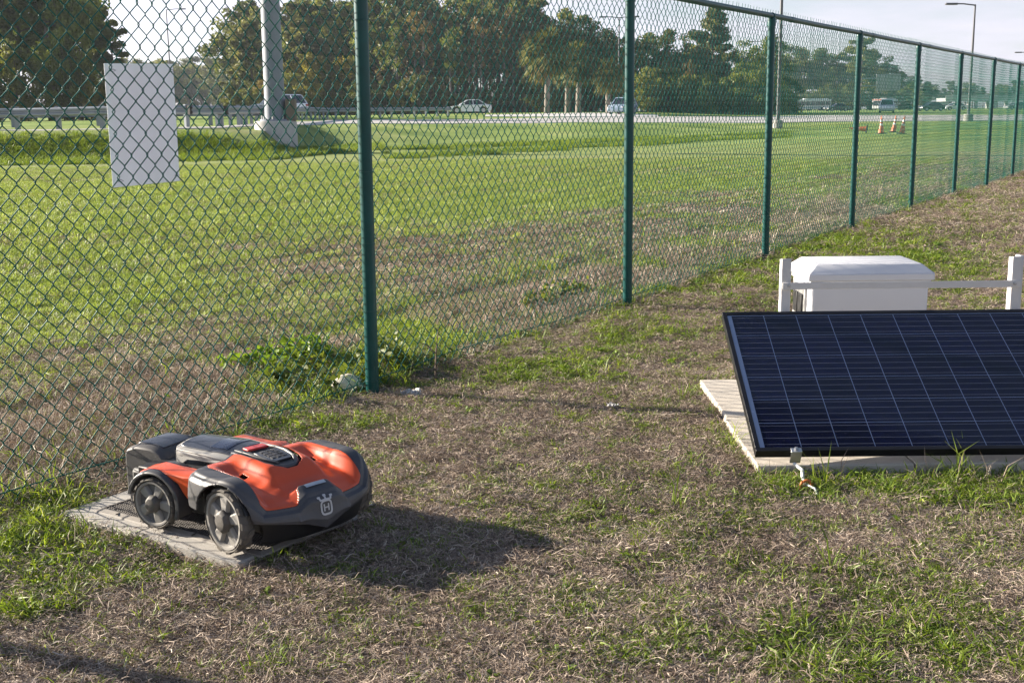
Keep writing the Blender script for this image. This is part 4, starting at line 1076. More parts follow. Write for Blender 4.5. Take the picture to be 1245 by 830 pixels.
def tree_proto(kind, seed):
    """unit-ish tree ~10 m tall, returned as (trunk mesh, crown mesh)"""
    rng = np.random.default_rng(seed); tr = MB(); C = []; R = []
    if kind == 'pine':
        H = 10.; lean = rng.normal(size=2)*.25
        pt = lambda z: np.array([lean[0]*z/H+.12*math.sin(z*.8+seed), lean[1]*z/H+.1*math.sin(z*.6), z])
        tr.tube([pt(z) for z in np.linspace(-.3, 9.7, 12)], list(np.linspace(.16, .03, 12)), 7)
        for z in np.sort(rng.uniform(3.4, 9.6, 24)):
            a = rng.uniform(0, 6.28); ln = (1.95-.14*(z-4.2))*rng.uniform(.55, 1.15)*(.75 if z < 5 else 1)
            b0 = pt(z); b1 = b0+np.array([math.cos(a)*ln, math.sin(a)*ln, ln*rng.uniform(.05, .45)])
            tr.tube([b0, (b0+b1)/2+[0, 0, .08], b1], [.05, .035, .012], 5)
            for q in (.6, 1.0):
                C.append(b0+(b1-b0)*q+rng.normal(size=3)*.12); R.append(rng.uniform(.38, .68))
        C.append(pt(9.8)); R.append(.5); C.append(pt(9.3)); R.append(.6)
        cr = leaf_cloud(rng, C, R, 170, .15, .7, 2.6)
    elif kind == 'oak':
        nb = 7
        tr.tube([(0, 0, -.3), (.05, .03, 1.2), (.1, 0, 2.8), (.05, .1, 4.5), (0, 0, 7.2)], [.28, .22, .18, .12, .04], 8)
        for k in range(nb):
            a = k*6.28/nb+rng.uniform(-.4, .4); z0 = rng.uniform(1.8, 4.6); ln = rng.uniform(1.8, 3.0)
            e = np.array([math.cos(a)*ln, math.sin(a)*ln, z0+rng.uniform(1.2, 3.2)])
            tr.tube([(0.05, 0, z0), np.array([e[0]*.5, e[1]*.5, (z0+e[2])/2-.1]), e], [.10, .07, .02], 6)
        for k in range(46):
            d = rng.normal(size=3); d /= np.linalg.norm(d); q = rng.random()**.35
            wx = 1.0+.25*math.sin(3*math.atan2(d[1], d[0])+seed)
            c = np.array([d[0]*2.5*q*wx, d[1]*2.5*q*wx, 6.1+d[2]*3.2*q])
            if c[2] < 2.2: c[2] = 2.2+rng.random()
            C.append(c); R.append(rng.uniform(.55, 1.1))
        C.append(np.array([0, 0, 9.2])); R.append(.7)
        cr = leaf_cloud(rng, C, R, 150, .185, .8, 1.7)
    elif kind == 'bush':
        for k in range(7):
            a = rng.uniform(0, 6.28); ln = rng.uniform(.5, 1.8)
            tr.tube([(rng.normal()*.2, rng.normal()*.2, -.2), (math.cos(a)*ln*.5, math.sin(a)*ln*.5, 2.5), (math.cos(a)*ln, math.sin(a)*ln, rng.uniform(4.5, 8))], [.12, .08, .02], 5)
        for k in range(44):
            d = rng.normal(size=3); d /= np.linalg.norm(d); q = rng.random()**.4
            c = np.array([d[0]*3.3*q, d[1]*3.3*q, 4.3+d[2]*4.6*q]); c[2] = max(.3, c[2])
            k_ = 1-.35*sstep(6, 9, c[2]); c[0] *= k_; c[1] *= k_
            C.append(c); R.append(rng.uniform(.7, 1.3))
        cr = leaf_cloud(rng, C, R, 150, .22, .85, 1.7)
    elif kind == 'bare':     # slender half-bare hardwood with pale upright stems
        for s_ in range(2):
            b_ = rng.normal(size=2)*.25; lean = rng.normal(size=2)*.3
            tr.tube([(b_[0], b_[1], -.2), (b_[0]+lean[0]*.5, b_[1]+lean[1]*.5, 5), (b_[0]+lean[0], b_[1]+lean[1], 9.7)], [.13, .085, .015], 6)
            for k in range(14):
                z = rng.uniform(2.5, 9.2); a = rng.uniform(0, 6.28); ln = rng.uniform(.6, 1.5)*(1-.05*z)
                x0 = b_+lean*z/9.7
                tr.tube([(x0[0], x0[1], z), (x0[0]+math.cos(a)*ln, x0[1]+math.sin(a)*ln, z+ln*.9)], [.03, .008], 4)
                C.append(np.array([x0[0]+math.cos(a)*ln, x0[1]+math.sin(a)*ln, z+ln*.7])); R.append(rng.uniform(.4, .8))
        cr = leaf_cloud(rng, C, R, 85, .15, 1.0, 1.7)
    return tr.mesh('trunk'), cr
PROTO = {}
for kind, seeds in (('pine', (1, 2, 3, 4)), ('oak', (5, 6, 7, 8)), ('bush', (9, 10, 11)), ('bare', (12, 13, 14))):
    PROTO[kind] = [tree_proto(kind, s) for s in seeds]
_dressed = {}
def dressed(kind, v, leaf, bark):
    key = (kind, v, leaf.name)
    if key not in _dressed:
        t, c = PROTO[kind][v]; t = t.copy(); c = c.copy(); finish(t, bark, 60); c.materials.append(leaf); _dressed[key] = (t, c)
    return _dressed[key]
LAB = {}
def tree(px, top, d, kind, leaf, wide=1.0, label='', group='', name=None, bark=None):
    p = pp(px, d); H = top_height(p, top, px)
    if H < 1: H = 1
    v = random.randrange(len(PROTO[kind])); t_me, c_me = dressed(kind, v, leaf, bark or (M_barkp if kind == 'bare' else M_bark))
    ref = {'pine': 10.2, 'oak': 9.6, 'bush': 9.3, 'bare': 10.2}[kind]; s = H/ref
    o = tag(empty(name or {'pine': 'pine_tree', 'oak': 'broadleaf_tree', 'bush': 'shrub', 'bare': 'slender_tree'}[kind], tuple(p), random.uniform(0, 6.28)), label,
            'shrub' if kind == 'bush' else 'tree', group)
    o.scale = (s*wide, s*wide, s)
    a = bpy.data.objects.new('trunk', t_me); COL.objects.link(a); a.parent = o
    b = bpy.data.objects.new('crown', c_me); COL.objects.link(b); b.parent = o
    return o
U = random.uniform
# grove beyond the guardrail on the left
for px, top, kd, lf, wd in [(-150, -60, 'oak', L_dark, 1.0), (-105, -30, 'pine', L_pine, 1.2), (-62, -45, 'oak', L_dark, 1.0), (-22, -60, 'pine', L_pine, 1.3), (18, -40, 'pine', L_mid, 1.2), (62, -62, 'pine', L_mid, 1.4), (98, -48, 'oak', L_mid, .7), (128, 8, 'pine', L_dark, 1.0), (142, 34, 'pine', L_pine, 1.2), (42, -20, 'oak', L_mid, .6), (112, -30, 'bare', L_mid, 1.2), (80, -55, 'bare', L_dark, 1.2), (0, -50, 'bare', L_dark, 1.2)]:
    tree(px, top, U(98, 116), kd, lf, wd, {'pine': 'tall pine rising from the grove behind the guardrail', 'oak': 'broad leafy tree in the grove behind the guardrail', 'bare': 'thin tree with pale stems in the grove behind the guardrail'}[kd], 'trees of the grove behind the guardrail')
for px, top, lf, wd in [(118, 92, L_light, .8), (72, 30, L_mid, .6), (30, 92, L_mid, .9), (-120, 50, L_dark, .9), (-70, 60, L_dark, .9), (-20, 55, L_dark, .9), (20, 45, L_dark, .9), (60, 62, L_mid, .8), (142, 72, L_dark, .8), (105, 68, L_light, .75), (88, 40, L_dark, .6)]:
    tree(px, top, U(90, 97), 'bush', lf, wd, 'yellow green bush at the foot of the dark grove behind the guardrail' if lf is L_light else 'dark bush below the tall trees of the guardrail grove', 'bushes of the grove behind the guardrail')
# low wood far off in the gap
for k, px in enumerate(range(138, 320, 9)):
    tree(px+U(-3, 3), U(68, 80), U(330, 380), 'oak' if k % 3 else 'bush', L_dark, 1.1, 'dark tree of the low wood far off between the two groves', 'trees of the low far wood')
# main wood behind the road
main = [(292, 66, 'pine', L_pine), (312, 28, 'pine', L_pine), (332, 52, 'oak', L_dark), (352, 30, 'bare', L_mid), (372, 2, 'pine', L_pine), (398, -4, 'oak', L_dark), (418, 18, 'pine', L_pine), (440, -8, 'bare', L_mid),
        (458, -2, 'pine', L_dark), (478, -10, 'oak', L_dark), (498, -6, 'bare', L_pine), (515, -14, 'pine', L_pine), (536, 0, 'bare', L_dark), (554, 2, 'oak', L_dark), (572, 6, 'pine', L_pine), (590, -4, 'bare', L_mid),
        (607, -6, 'pine', L_pine), (627, 6, 'oak', L_dark), (645, 0, 'pine', L_pine), (664, 22, 'oak', L_dark), (690, 14, 'oak', L_dark), (712, 22, 'oak', L_dark), (735, 38, 'oak', L_dark),
        (762, 46, 'oak', L_mid), (788, 42, 'oak', L_mid), (812, 38, 'oak', L_dark), (838, 42, 'bare', L_pine), (856, 46, 'oak', L_dark), (874, 14, 'pine', L_pine), (892, 48, 'bare', L_mid), (914, 58, 'oak', L_mid), (936, 44, 'oak', L_mid)]
for px, top, kd, lf in main:
    nm = {'pine': 'tall pine with a ragged grey green crown in the wood behind the road', 'oak': 'dense dark leafy tree in the wood behind the road', 'bare': 'thin half bare tree with pale stems in the wood behind the road'}[kd]
    if px == 874: nm = 'lone pine standing taller than the green trees around it'
    tree(px, top, U(158, 176), kd, lf, {'pine': 1.25, 'oak': .95, 'bare': 1.25}[kd], nm, 'trees of the wood behind the road')
for px in range(300, 745, 11):
    tree(px+U(-4, 4), U(-6, 34) if px < 650 else U(34, 60) if px > 345 else U(40, 60), U(182, 200), random.choice(['bare', 'pine', 'oak']), random.choice([L_dark, L_pine]), 1.1, 'shaded tree deep in the wood behind the road', 'trees deep in the wood')
# understorey
for px in list(range(282, 960, 15))+list(range(288, 960, 15)):
    top = U(80, 122) if px < 640 else U(70, 104)
    lf = L_dark
    if 352 < px < 430: lf = L_light; top = U(58, 92)
    elif px > 755: lf = random.choice([L_mid, L_dark, L_mid])
    elif random.random() < .25: lf = L_rust
    lb = {L_light: 'yellow tinged bush at the edge of the wood behind the road', L_rust: 'rust coloured bush at the edge of the wood behind the road', L_mid: 'green bush filling the edge of the wood behind the road', L_dark: 'dark bush filling the edge of the wood behind the road'}[lf]
    tree(px+U(-3, 3), top, U(144, 166), 'bush', lf, U(.8, 1.5), lb, 'bushes along the edge of the wood')
for px in (444, 487, 515, 549, 586, 611, 640):
    tree(px+U(-5, 5), U(4, 50), U(152, 158), 'bare', random.choice([L_mid, L_dark, L_rust]), 1.0, 'pale stemmed thin tree standing out at the edge of the wood', 'pale stemmed trees at the edge of the wood')
tree(838, 74, 147, 'oak', L_rust, .55, 'small rust coloured tree among the green bushes by the road', 'trees of the wood behind the road')
# green trees towards the bus and the sign
for px, top, lf, kd in [(958, 56, L_mid, 'oak'), (976, 62, L_mid, 'oak'), (996, 60, L_mid, 'oak'), (1016, 70, L_mid, 'bush'), (1030, 56, L_dark, 'pine'), (1046, 46, L_dark, 'pine'), (1058, 62, L_dark, 'oak'), (1076, 78, L_dark, 'oak'), (1094, 88, L_dark, 'oak'), (1112, 92, L_dark, 'pine'), (1128, 100, L_dark, 'oak')]:
    tree(px, top, U(375, 400), kd, lf, 1.2, 'green tree in the row behind the bus and the highway sign', 'trees behind the bus')
for px in range(950, 1130, 12):
    tree(px, U(98, 110), U(366, 374), 'bush', random.choice([L_mid, L_dark]), 1.2, 'low bush in the row behind the bus', 'bushes behind the bus')
for k, px in enumerate(range(1118, 1420, 13)):
    tree(px+U(-3, 3), U(97, 108), U(640, 700), 'oak' if k % 3 else 'pine', L_dark, 1.3, 'hazy tree on the skyline behind the overpass', 'trees behind the overpass')

# palms
def palm(px, top, d, label, wide=1.0, skirt=1.0):
    p = pp(px, d); H = top_height(p, top, px); rng = np.random.default_rng(int(px)); t = tag(empty('palm_tree', tuple(p), U(0, 6)), label, 'palm tree', 'palm trees by the road')
    ht = H*.70
    obj('trunk', MB().tube([(0, 0, -.3), (.08, 0, ht*.5), (.02, .05, ht)], [.34, .30, .32], 10), M_barkp, t, 60)
    def fronds(n, e0, e1, ln, mat, name):
        V_, F_, Sh = [], [], []
        for k in range(n):
            a = rng.uniform(0, 6.28); el = rng.uniform(e0, e1); l_ = ln*rng.uniform(.8, 1.1)
            c0 = np.array([0, 0, ht]); dirh = np.array([math.cos(a), math.sin(a), 0]); side = np.array([-math.sin(a), math.cos(a), 0])
            stem = c0+dirh*l_*.5*math.cos(el)+np.array([0, 0, 1])*l_*.5*math.sin(el)
            for q in range(11):        # fan of leaflets
                b_ = (q-5)/5*1.35; dd_ = dirh*math.cos(el)*math.cos(b_)+side*math.sin(b_)+np.array([0, 0, 1])*math.sin(el)*math.cos(b_)
                tip = stem+dd_*l_*.62+np.array([0, 0, -.28*l_*(.4+abs(b_)*.4)]); mid_ = stem+dd_*l_*.35
                wv_ = np.cross(dd_, [0, 0, 1.]); wv_ = wv_/(np.linalg.norm(wv_)+1e-6)*.06*l_/1.5
                b0_ = len(V_); V_ += [stem, mid_+wv_, tip, mid_-wv_]; F_.append((b0_, b0_+1, b0_+2, b0_+3)); Sh.append(rng.random())
            b0_ = len(V_); V_ += [c0+side*.04, c0-side*.04, stem-side*.03, stem+side*.03]; F_.append((b0_, b0_+1, b0_+2, b0_+3)); Sh.append(.5)
        me = bpy.data.meshes.new(name); me.from_pydata([tuple(map(float, x)) for x in V_], [], F_); me.update()
        at = me.attributes.new('shade', 'FLOAT', 'FACE'); at.data.foreach_set('value', np.array(Sh, np.float32)); me.materials.append(mat)
        o = bpy.data.objects.new(name, me); COL.objects.link(o); o.parent = t
    fronds(110, -1.15, 1.45, H*.335*wide, L_palm, 'crown')
    fronds(int(12*skirt), -1.3, -.6, H*.30*wide, L_dead, 'dead_frond_skirt')
palm(665, 36, 128, 'palm tree with a thick pale trunk and a yellow skirt of dead fronds', 1.0, 1.3)
palm(703, 50, 132, 'palm tree with a grey trunk between two other palms', .95, .5)
palm(690, 60, 136, 'palm tree half hidden behind its taller neighbours', .9, .4)
palm(740, 74, 130, 'small palm tree with yellowing fronds next to the lamp post', 1.1, 1.0)

# ------------------------------------------------------------------ stones and litter
def rock(name, pos, r, sc, mat, label, cat, seed, rz=0):
    import bmesh
    rng = np.random.default_rng(seed); b = bmesh.new(); bmesh.ops.create_icosphere(b, subdivisions=4, radius=1)
    off = rng.random(3)*20
    for v in b.verts:
        c = v.co; n = float(fbm(c.x*1.3+off[0]+c.z, c.y*1.3+off[1]-c.z*.7, 3)); n2 = float(fbm(c.x*5+off[2], c.y*5+c.z*4, 3))
        v.co = c*(1+(n-.5)*.75+(n2-.5)*.16)
    me = bpy.data.meshes.new(name); b.to_mesh(me); b.free(); finish(me, mat, 50)
    o = bpy.data.objects.new(name, me); COL.objects.link(o); o.location = pos; o.scale = tuple(np.array(sc)*r); o.rotation_euler = (0, 0, rz)
    return tag(o, label, cat)
M_lime = concrete('limestone', (.66, .60, .50), 14, .9, (.42, .36, .28))
q = on_z(427, 474, 0); rock('stone', (q[0]-.02, q[1]+.03, hz(q[0], q[1])+.035), .085, (1.05, .8, .72), M_lime, 'rounded cream limestone against the foot of a green fence post', 'stone', 4)
M_lit = plain('litter_white', (.62, .61, .60), .7, var=.08, scale=25, bmp=.5)
def litter(px, py, r, label, seed):
    q = hit(px, py); rng = np.random.default_rng(seed); n = 14; v = []; f = []
    for a in range(n):
        for c in range(n):
            u, w_ = a/(n-1)-.5, c/(n-1)-.5
            v.append((u*r*2+(vnoise(u*6+seed, w_*6)-.5)*r*.9, w_*r*1.4+(vnoise(u*6, w_*6+seed)-.5)*r*.9, abs(vnoise(u*8+seed, w_*8)-.35)*r*1.3+.004))
    f = [(a*n+c, a*n+c+1, (a+1)*n+c+1, (a+1)*n+c) for a in range(n-1) for c in range(n-1)]
    o = obj('litter', MB().add(v, f), M_lit, None, 30, loc=tuple(q)); so = o.modifiers.new('t', 'SOLIDIFY'); so.thickness = .0012
    return tag(o, label, 'litter')
litter(501, 482, .045, 'crumpled white scrap in the dirt beside the foot of a fence post', 3)
litter(745, 495, .022, 'tiny white scrap lying in the dry grass between fence and solar pad', 8)
litter(447, 617, .022, 'small white scrap lying in the grass by the nose of the robot mower', 5)
# cut twigs at the fence foot
M_twig = plain('twig', (.13, .095, .07), .9, var=.3, scale=30)
for pts, lb in (([(529, 462), (530, 430), (533, 398)], 'dry upright twig at the foot of the mesh beyond the stone'), ):
    p0 = on_z(*pts[0]); base = np.array([p0[0], p0[1], hz(p0[0], p0[1])])
    d0 = float((AX.T@(base-np.array([0, 0, HC])))[2]); Q = [at_depth(a, b, d0)-base for a, b in pts]
    tw_ = tag(empty('twig', tuple(base)), lb, 'twig')
    obj('stem', MB().tube([Q[0]-[0, 0, .02], Q[1], Q[2]], [.005, .004, .002], 6), M_twig, tw_, 60)
    obj('side_shoot', MB().tube([Q[1], Q[1]+[-.05, .0, .05], Q[1]+[-.09, .01, .06]], [.003, .002, .001], 5), M_twig, tw_, 60)

# ------------------------------------------------------------------ grass
G_straw = leafmat('dry_straw', [(0, (.070, .050, .040)), (.35, (.235, .176, .138)), (.7, (.46, .37, .29)), (1, (.80, .70, .59))], .12, .75, tint=(1.0, .95, .85))
G_green = leafmat('grass_green', [(0, (.055, .095, .014)), (.4, (.135, .215, .028)), (.75, (.26, .345, .050)), (1, (.44, .47, .12))], .42, .5)
G_field = leafmat('grass_field', [(0, (.135, .20, .050)), (.4, (.225, .31, .080)), (.75, (.32, .395, .125)), (1, (.52, .53, .26))], .40, .55)
G_weed = leafmat('weed_leaf', [(0, (.055, .105, .013)), (.5, (.135, .225, .024)), (1, (.26, .35, .05))], .40, .45)
protos = bpy.data.collections.new('plant_pieces')
def clump(name, mat, n, spread, lmin, lmax, wdt, e0, e1, bend, seed, curl=0, zoff=0):
    """n blades, each a bent two-piece strip"""
    rng = np.random.default_rng(seed); V_, F_, Sh = [], [], []
    for k in range(n):
        r = spread*math.sqrt(rng.random()); t = rng.uniform(0, 6.283); b = np.array([r*math.cos(t), r*math.sin(t), zoff*rng.random()])
        a = rng.uniform(0, 6.283) if rng.random() < .6 else t+rng.normal()*.6
        el = rng.uniform(e0, e1); l_ = rng.uniform(lmin, lmax); w_ = wdt*rng.uniform(.6, 1.3)
        d = np.array([math.cos(a)*math.cos(el), math.sin(a)*math.cos(el), math.sin(el)]); a2 = a+rng.normal()*curl
        el2 = el-bend*rng.uniform(.3, 1.2); d2 = np.array([math.cos(a2)*math.cos(el2), math.sin(a2)*math.cos(el2), math.sin(el2)])
        s = np.array([-math.sin(a), math.cos(a), 0])*w_*.5; roll = rng.normal()*.5; s = s+np.array([0, 0, roll*w_*.5])
        m_ = b+d*l_*.5; e = m_+d2*l_*.5
        if e[2] < .001: e[2] = .001+rng.random()*.006
        k0 = len(V_); V_ += [b-s*.8, b+s*.8, m_+s, m_-s, e]; F_ += [(k0, k0+1, k0+2, k0+3), (k0+3, k0+2, k0+4)]; q_ = rng.random(); Sh += [q_, q_]
    me = bpy.data.meshes.new(name); me.from_pydata([tuple(map(float, x)) for x in V_], [], F_); me.update()
    at = me.attributes.new('shade', 'FLOAT', 'FACE'); at.data.foreach_set('value', np.array(Sh, np.float32)); me.materials.append(mat)
    return bpy.data.objects.new(name, me)
def rosette(name, mat, n, rmax, lw, seed, e0=.1, e1=.9):
    """broad-leaved weed: pointed oval leaves on short stalks"""
    rng = np.random.default_rng(seed); V_, F_, Sh = [], [], []
    for k in range(n):
        a = rng.uniform(0, 6.283); el = rng.uniform(e0, e1); l_ = rmax*rng.uniform(.45, 1); b = rng.normal(size=3)*rmax*.25; b[2] = abs(b[2])*.5
        d = np.array([math.cos(a)*math.cos(el), math.sin(a)*math.cos(el), math.sin(el)]); s = np.array([-math.sin(a), math.cos(a), rng.normal()*.3])*l_*lw*.5
        d2 = d*np.array([1, 1, .3]); u = np.array([0, 0, 1])
        P = [b, b+d*l_*.25, b+d*l_*.45+s*.85-u*.002, b+d*l_*.45-s*.85-u*.002, b+d*l_*.45+u*l_*.02, b+d*l_*.45+d2*l_*.3+s*.7, b+d*l_*.45+d2*l_*.3-s*.7, b+d*l_*.45+d2*l_*.28+u*l_*.02, b+d*l_*.45+d2*l_*.62-u*l_*.04]
        k0 = len(V_); V_ += P
        F_ += [tuple(k0+i for i in q_) for q_ in ((1, 2, 4), (1, 4, 3), (2, 5, 7, 4), (4, 7, 6, 3), (5, 8, 7), (7, 8, 6))]; Sh += [rng.random()]*6
        w_ = np.array([-math.sin(a), math.cos(a), 0])*.0012
        k0 = len(V_); V_ += [b-w_, b+w_, b+d*l_*.25+w_, b+d*l_*.25-w_]; F_.append((k0, k0+1, k0+2, k0+3)); Sh.append(.3)
    me = bpy.data.meshes.new(name); me.from_pydata([tuple(map(float, x)) for x in V_], [], F_); me.update()
    at = me.attributes.new('shade', 'FLOAT', 'FACE'); at.data.foreach_set('value', np.array(Sh, np.float32)); me.materials.append(mat)
    return bpy.data.objects.new(name, me)
def coll(name, objs):
    c = bpy.data.collections.new(name)
    for o in objs: c.objects.link(o)
    return c
C_straw = coll('straw_pieces', [clump('straw_%02d' % k, G_straw, 135, .085, .007, .032, .0015, -.05, .6, .5, 100+k, .8, .008) for k in range(6)]+[clump('straw_z%02d' % k, G_straw, 44, .09, .016, .075, .0015, -.02, .45, .5, 150+k, .9, .012) for k in range(2)])
C_green = coll('green_pieces', [clump('green_%02d' % k, G_green, 16, .030, .020, .085, .0038, .2, 1.25, .8, 200+k, .4) for k in range(8)])
C_tall = coll('tall_pieces', [clump('tall_%02d' % k, G_green, 15, .035, .07, .19, .0042, .7, 1.4, .8, 250+k, .3) for k in range(5)]+[clump('tall_dry_%02d' % k, G_straw, 9, .05, .06, .17, .0026, .5, 1.4, .8, 270+k, .4) for k in range(3)])
C_lawn = coll('lawn_pieces', [clump('lawn_%02d' % k, G_field, 95, .13, .014, .042, .0040, .3, 1.25, .6, 300+k, .3) for k in range(5)]+[clump('lawn_dry_%02d' % k, G_straw, 60, .13, .012, .042, .0034, .1, .9, .5, 320+k, .4) for k in range(3)])
C_weed = coll('weed_pieces', [rosette('weed_%02d' % k, G_weed, 15, .042, .55, 400+k) for k in range(6)])
def scatter(name, C, P, scl, idx, tiltmax=.15, label=None):
    n = len(P)
    me = bpy.data.meshes.new(name); me.from_pydata(P.tolist(), [], []); me.update()
    rng = np.random.default_rng(n)
    rot = np.stack([rng.normal(size=n)*tiltmax, rng.normal(size=n)*tiltmax, rng.uniform(0, 6.283, n)], 1)
    a = me.attributes.new('rot', 'FLOAT_VECTOR', 'POINT'); a.data.foreach_set('vector', rot.astype(np.float32).ravel())
    a = me.attributes.new('scl', 'FLOAT', 'POINT'); a.data.foreach_set('value', np.asarray(scl, np.float32))
    a = me.attributes.new('idx', 'INT', 'POINT'); a.data.foreach_set('value', np.asarray(idx, np.int32))
    o = bpy.data.objects.new(name, me); COL.objects.link(o); tag(o, kind='stuff')
    g = bpy.data.node_groups.new(name, 'GeometryNodeTree')
    g.interface.new_socket('Geometry', in_out='INPUT', socket_type='NodeSocketGeometry'); g.interface.new_socket('Geometry', in_out='OUTPUT', socket_type='NodeSocketGeometry')
    N = g.nodes; gi = N.new('NodeGroupInput'); go = N.new('NodeGroupOutput'); ip = N.new('GeometryNodeInstanceOnPoints'); ci = N.new('GeometryNodeCollectionInfo')
    ci.inputs['Collection'].default_value = C; ci.inputs['Separate Children'].default_value = True; ci.inputs['Reset Children'].default_value = True
    def na(nm, ty):
        q_ = N.new('GeometryNodeInputNamedAttribute'); q_.data_type = ty; q_.inputs['Name'].default_value = nm; return [s for s in q_.outputs if s.enabled and s.name == 'Attribute'][0]
    er = N.new('FunctionNodeEulerToRotation'); Lk = g.links.new
    Lk(gi.outputs[0], ip.inputs['Points']); Lk(ci.outputs[0], ip.inputs['Instance']); ip.inputs['Pick Instance'].default_value = True
    Lk(na('idx', 'INT'), ip.inputs['Instance Index']); Lk(na('rot', 'FLOAT_VECTOR'), er.inputs[0]); Lk(er.outputs[0], ip.inputs['Rotation']); Lk(na('scl', 'FLOAT'), ip.inputs['Scale'])
    Lk(ip.outputs[0], go.inputs[0])
    md = o.modifiers.new('scatter', 'NODES'); md.node_group = g
    return o
def on_slab(x, y, e=0.0):
    v = np.stack([x-SA[0], y-SA[1]], -1); u = v@sdir; w_ = v@np.array([-sdir[1], sdir[0]])
    a = (u > -e) & (u < SL+e) & (w_ > -e) & (w_ < SWD+e)
    b_ = (x > .95-e) & (x < 2.83+e) & (y > 4.445-e) & (y < 5.955+e)
    c_ = (x > BX-.03-e) & (x < BX+bw+.03+e) & (y > BY-.03-e) & (y < BY+bd+.03+e)
    return a | b_ | c_
def polar_points(n, d0, d1, az0, az1, power=1.0):
    """random ground points inside a wedge in front of the camera; density ~ d^-power"""
    u = RNG.random(n)
    if abs(power-2) < 1e-6: d = d0*(d1/d0)**u
    else:
        k = 2-power; d = (d0**k+(d1**k-d0**k)*u)**(1/k)
    a = np.radians(az0+(az1-az0)*RNG.random(n))
    return d*np.sin(a), d*np.cos(a)
def blob(px, py, rx, ry, x, y):
    """soft patch on the ground around a pixel, radii in metres across/along the view"""
    c = on_z(px, py); d = np.hypot(c[0], c[1]); ux, uy = c[0]/d, c[1]/d
    al = (x-c[0])*ux+(y-c[1])*uy; ac = -(x-c[0])*uy+(y-c[1])*ux
    return np.exp(-((al/ry)**2+(ac/rx)**2))
PATCH = [(60, 690, .30, .35, .9), (150, 680, .35, .2, .9), (20, 640, .3, .4, .8), (210, 705, .3, .12, .6), (40, 745, .16, .10, .8), (330, 515, .45, .25, .9), (440, 520, .3, .2, .5), (560, 470, .25, .35, .35), (690, 442, .55, .35, 1.1), (620, 462, .5, .2, .8),
         (760, 395, .5, .6, .8), (690, 405, .5, .5, .6), (880, 345, .7, 1.0, .9), (1000, 318, 1.3, 1.2, .8), (1100, 325, 1.2, .8, .7), (1040, 290, 1.0, 1.4, .9), (1160, 250, 1.0, 2.0, .5), (860, 400, .5, .5, .5),
         (980, 600, .5, .22, .7), (1130, 590, .5, .16, 1.1), (1230, 600, .4, .3, 1.0), (1100, 680, .5, .3, .32), (1200, 740, .4, .3, .30), (950, 700, .35, .2, .42), (800, 690, .28, .15, .5), (880, 790, .3, .2, .45), (1040, 780, .3, .25, .45), (760, 800, .2, .15, .4), (1150, 800, .4, .2, .25),
         (640, 800, .2, .1, .3), (350, 790, .15, .1, .3), (430, 700, .12, .1, .3), (590, 740, .3, .15, .2), (930, 480, .3, .4, .3), (910, 540, .12, .4, .7), (480, 590, .2, .25, .35), (520, 640, .2, .2, .25)]
def greenness(x, y):
    g_ = np.zeros_like(x)
    for px, py, rx, ry, w_ in PATCH: g_ = np.maximum(g_, w_*blob(px, py, rx, ry, x, y)) if False else g_+w_*blob(px, py, rx, ry, x, y)
    n = fbm(x*2.6+3, y*2.6, 3); n2 = fbm(x*9+1, y*9, 2)
    return np.clip(g_, 0, 1.1)*(.35+.9*n)+np.clip((n-.50)*1.1, 0, 1)+(n2-.5)*.6+.05*sstep(-.3, 1.0, x)*(y < 4.9)+.04*(y < 3.1)
# dry thatch on this side of the fence
x, y = polar_points(38000, 2.35, 30, -31, 31, 1.75)
s = fence_side(x, y); k = (s < .5) & ~on_slab(x, y, -.005); x, y = x[k], y[k]
gn = greenness(x, y); k = RNG.random(len(x)) > np.clip(gn-.25, 0, .5); x, y = x[k], y[k]
dd = np.hypot(x, y); k = ~on_slab(x, y, .05) | (RNG.random(len(x)) < .25); x, y, dd = x[k], y[k], dd[k]
scatter('dry_thatch', C_straw, np.stack([x, y, height(x, y)+.001], 1), (.65+.75*RNG.random(len(x)))*np.clip(dd/7, 1, 2.2), RNG.integers(0, 8, len(x)), .12)
# green tufts
x, y = polar_points(120000, 2.35, 30, -31, 31, 1.75)
s = fence_side(x, y); k = (s < .6) & ~on_slab(x, y, .012); x, y = x[k], y[k]
gn = greenness(x, y); k = RNG.random(len(x)) < np.clip((gn-.16)*.80, .15, .90); x, y, gn = x[k], y[k], gn[k]
dd = np.hypot(x, y)
scatter('green_tufts', C_green, np.stack([x, y, height(x, y)-.002], 1), (.35+.75*RNG.random(len(x))**1.7)*np.clip(dd/7, 1, 2.0)*(.8+.4*np.clip(gn, 0, 1)), RNG.integers(0, 8, len(x)), .2)
C_sprig = coll('sprig_pieces', [clump('sprig_%02d' % k, G_green, 26, .034, .014, .040, .0028, .1, 1.1, .7, 600+k, .5) for k in range(5)])
x, y = polar_points(60000, 2.35, 26, -31, 31, 1.8)
k = (fence_side(x, y) < .5) & ~on_slab(x, y, .02); x, y = x[k], y[k]
k = RNG.random(len(x)) < np.clip((fbm(x*3.4+7, y*3.4, 3)-.45)*2.4, .04, .60)*(.55+.45*sstep(-.6, .8, x)); x, y = x[k], y[k]; dd = np.hypot(x, y)
scatter('green_sprigs', C_sprig, np.stack([x, y, height(x, y)+.004], 1), (.6+.7*RNG.random(len(x)))*np.clip(dd/6, 1, 2.2), RNG.integers(0, 5, len(x)), .15)
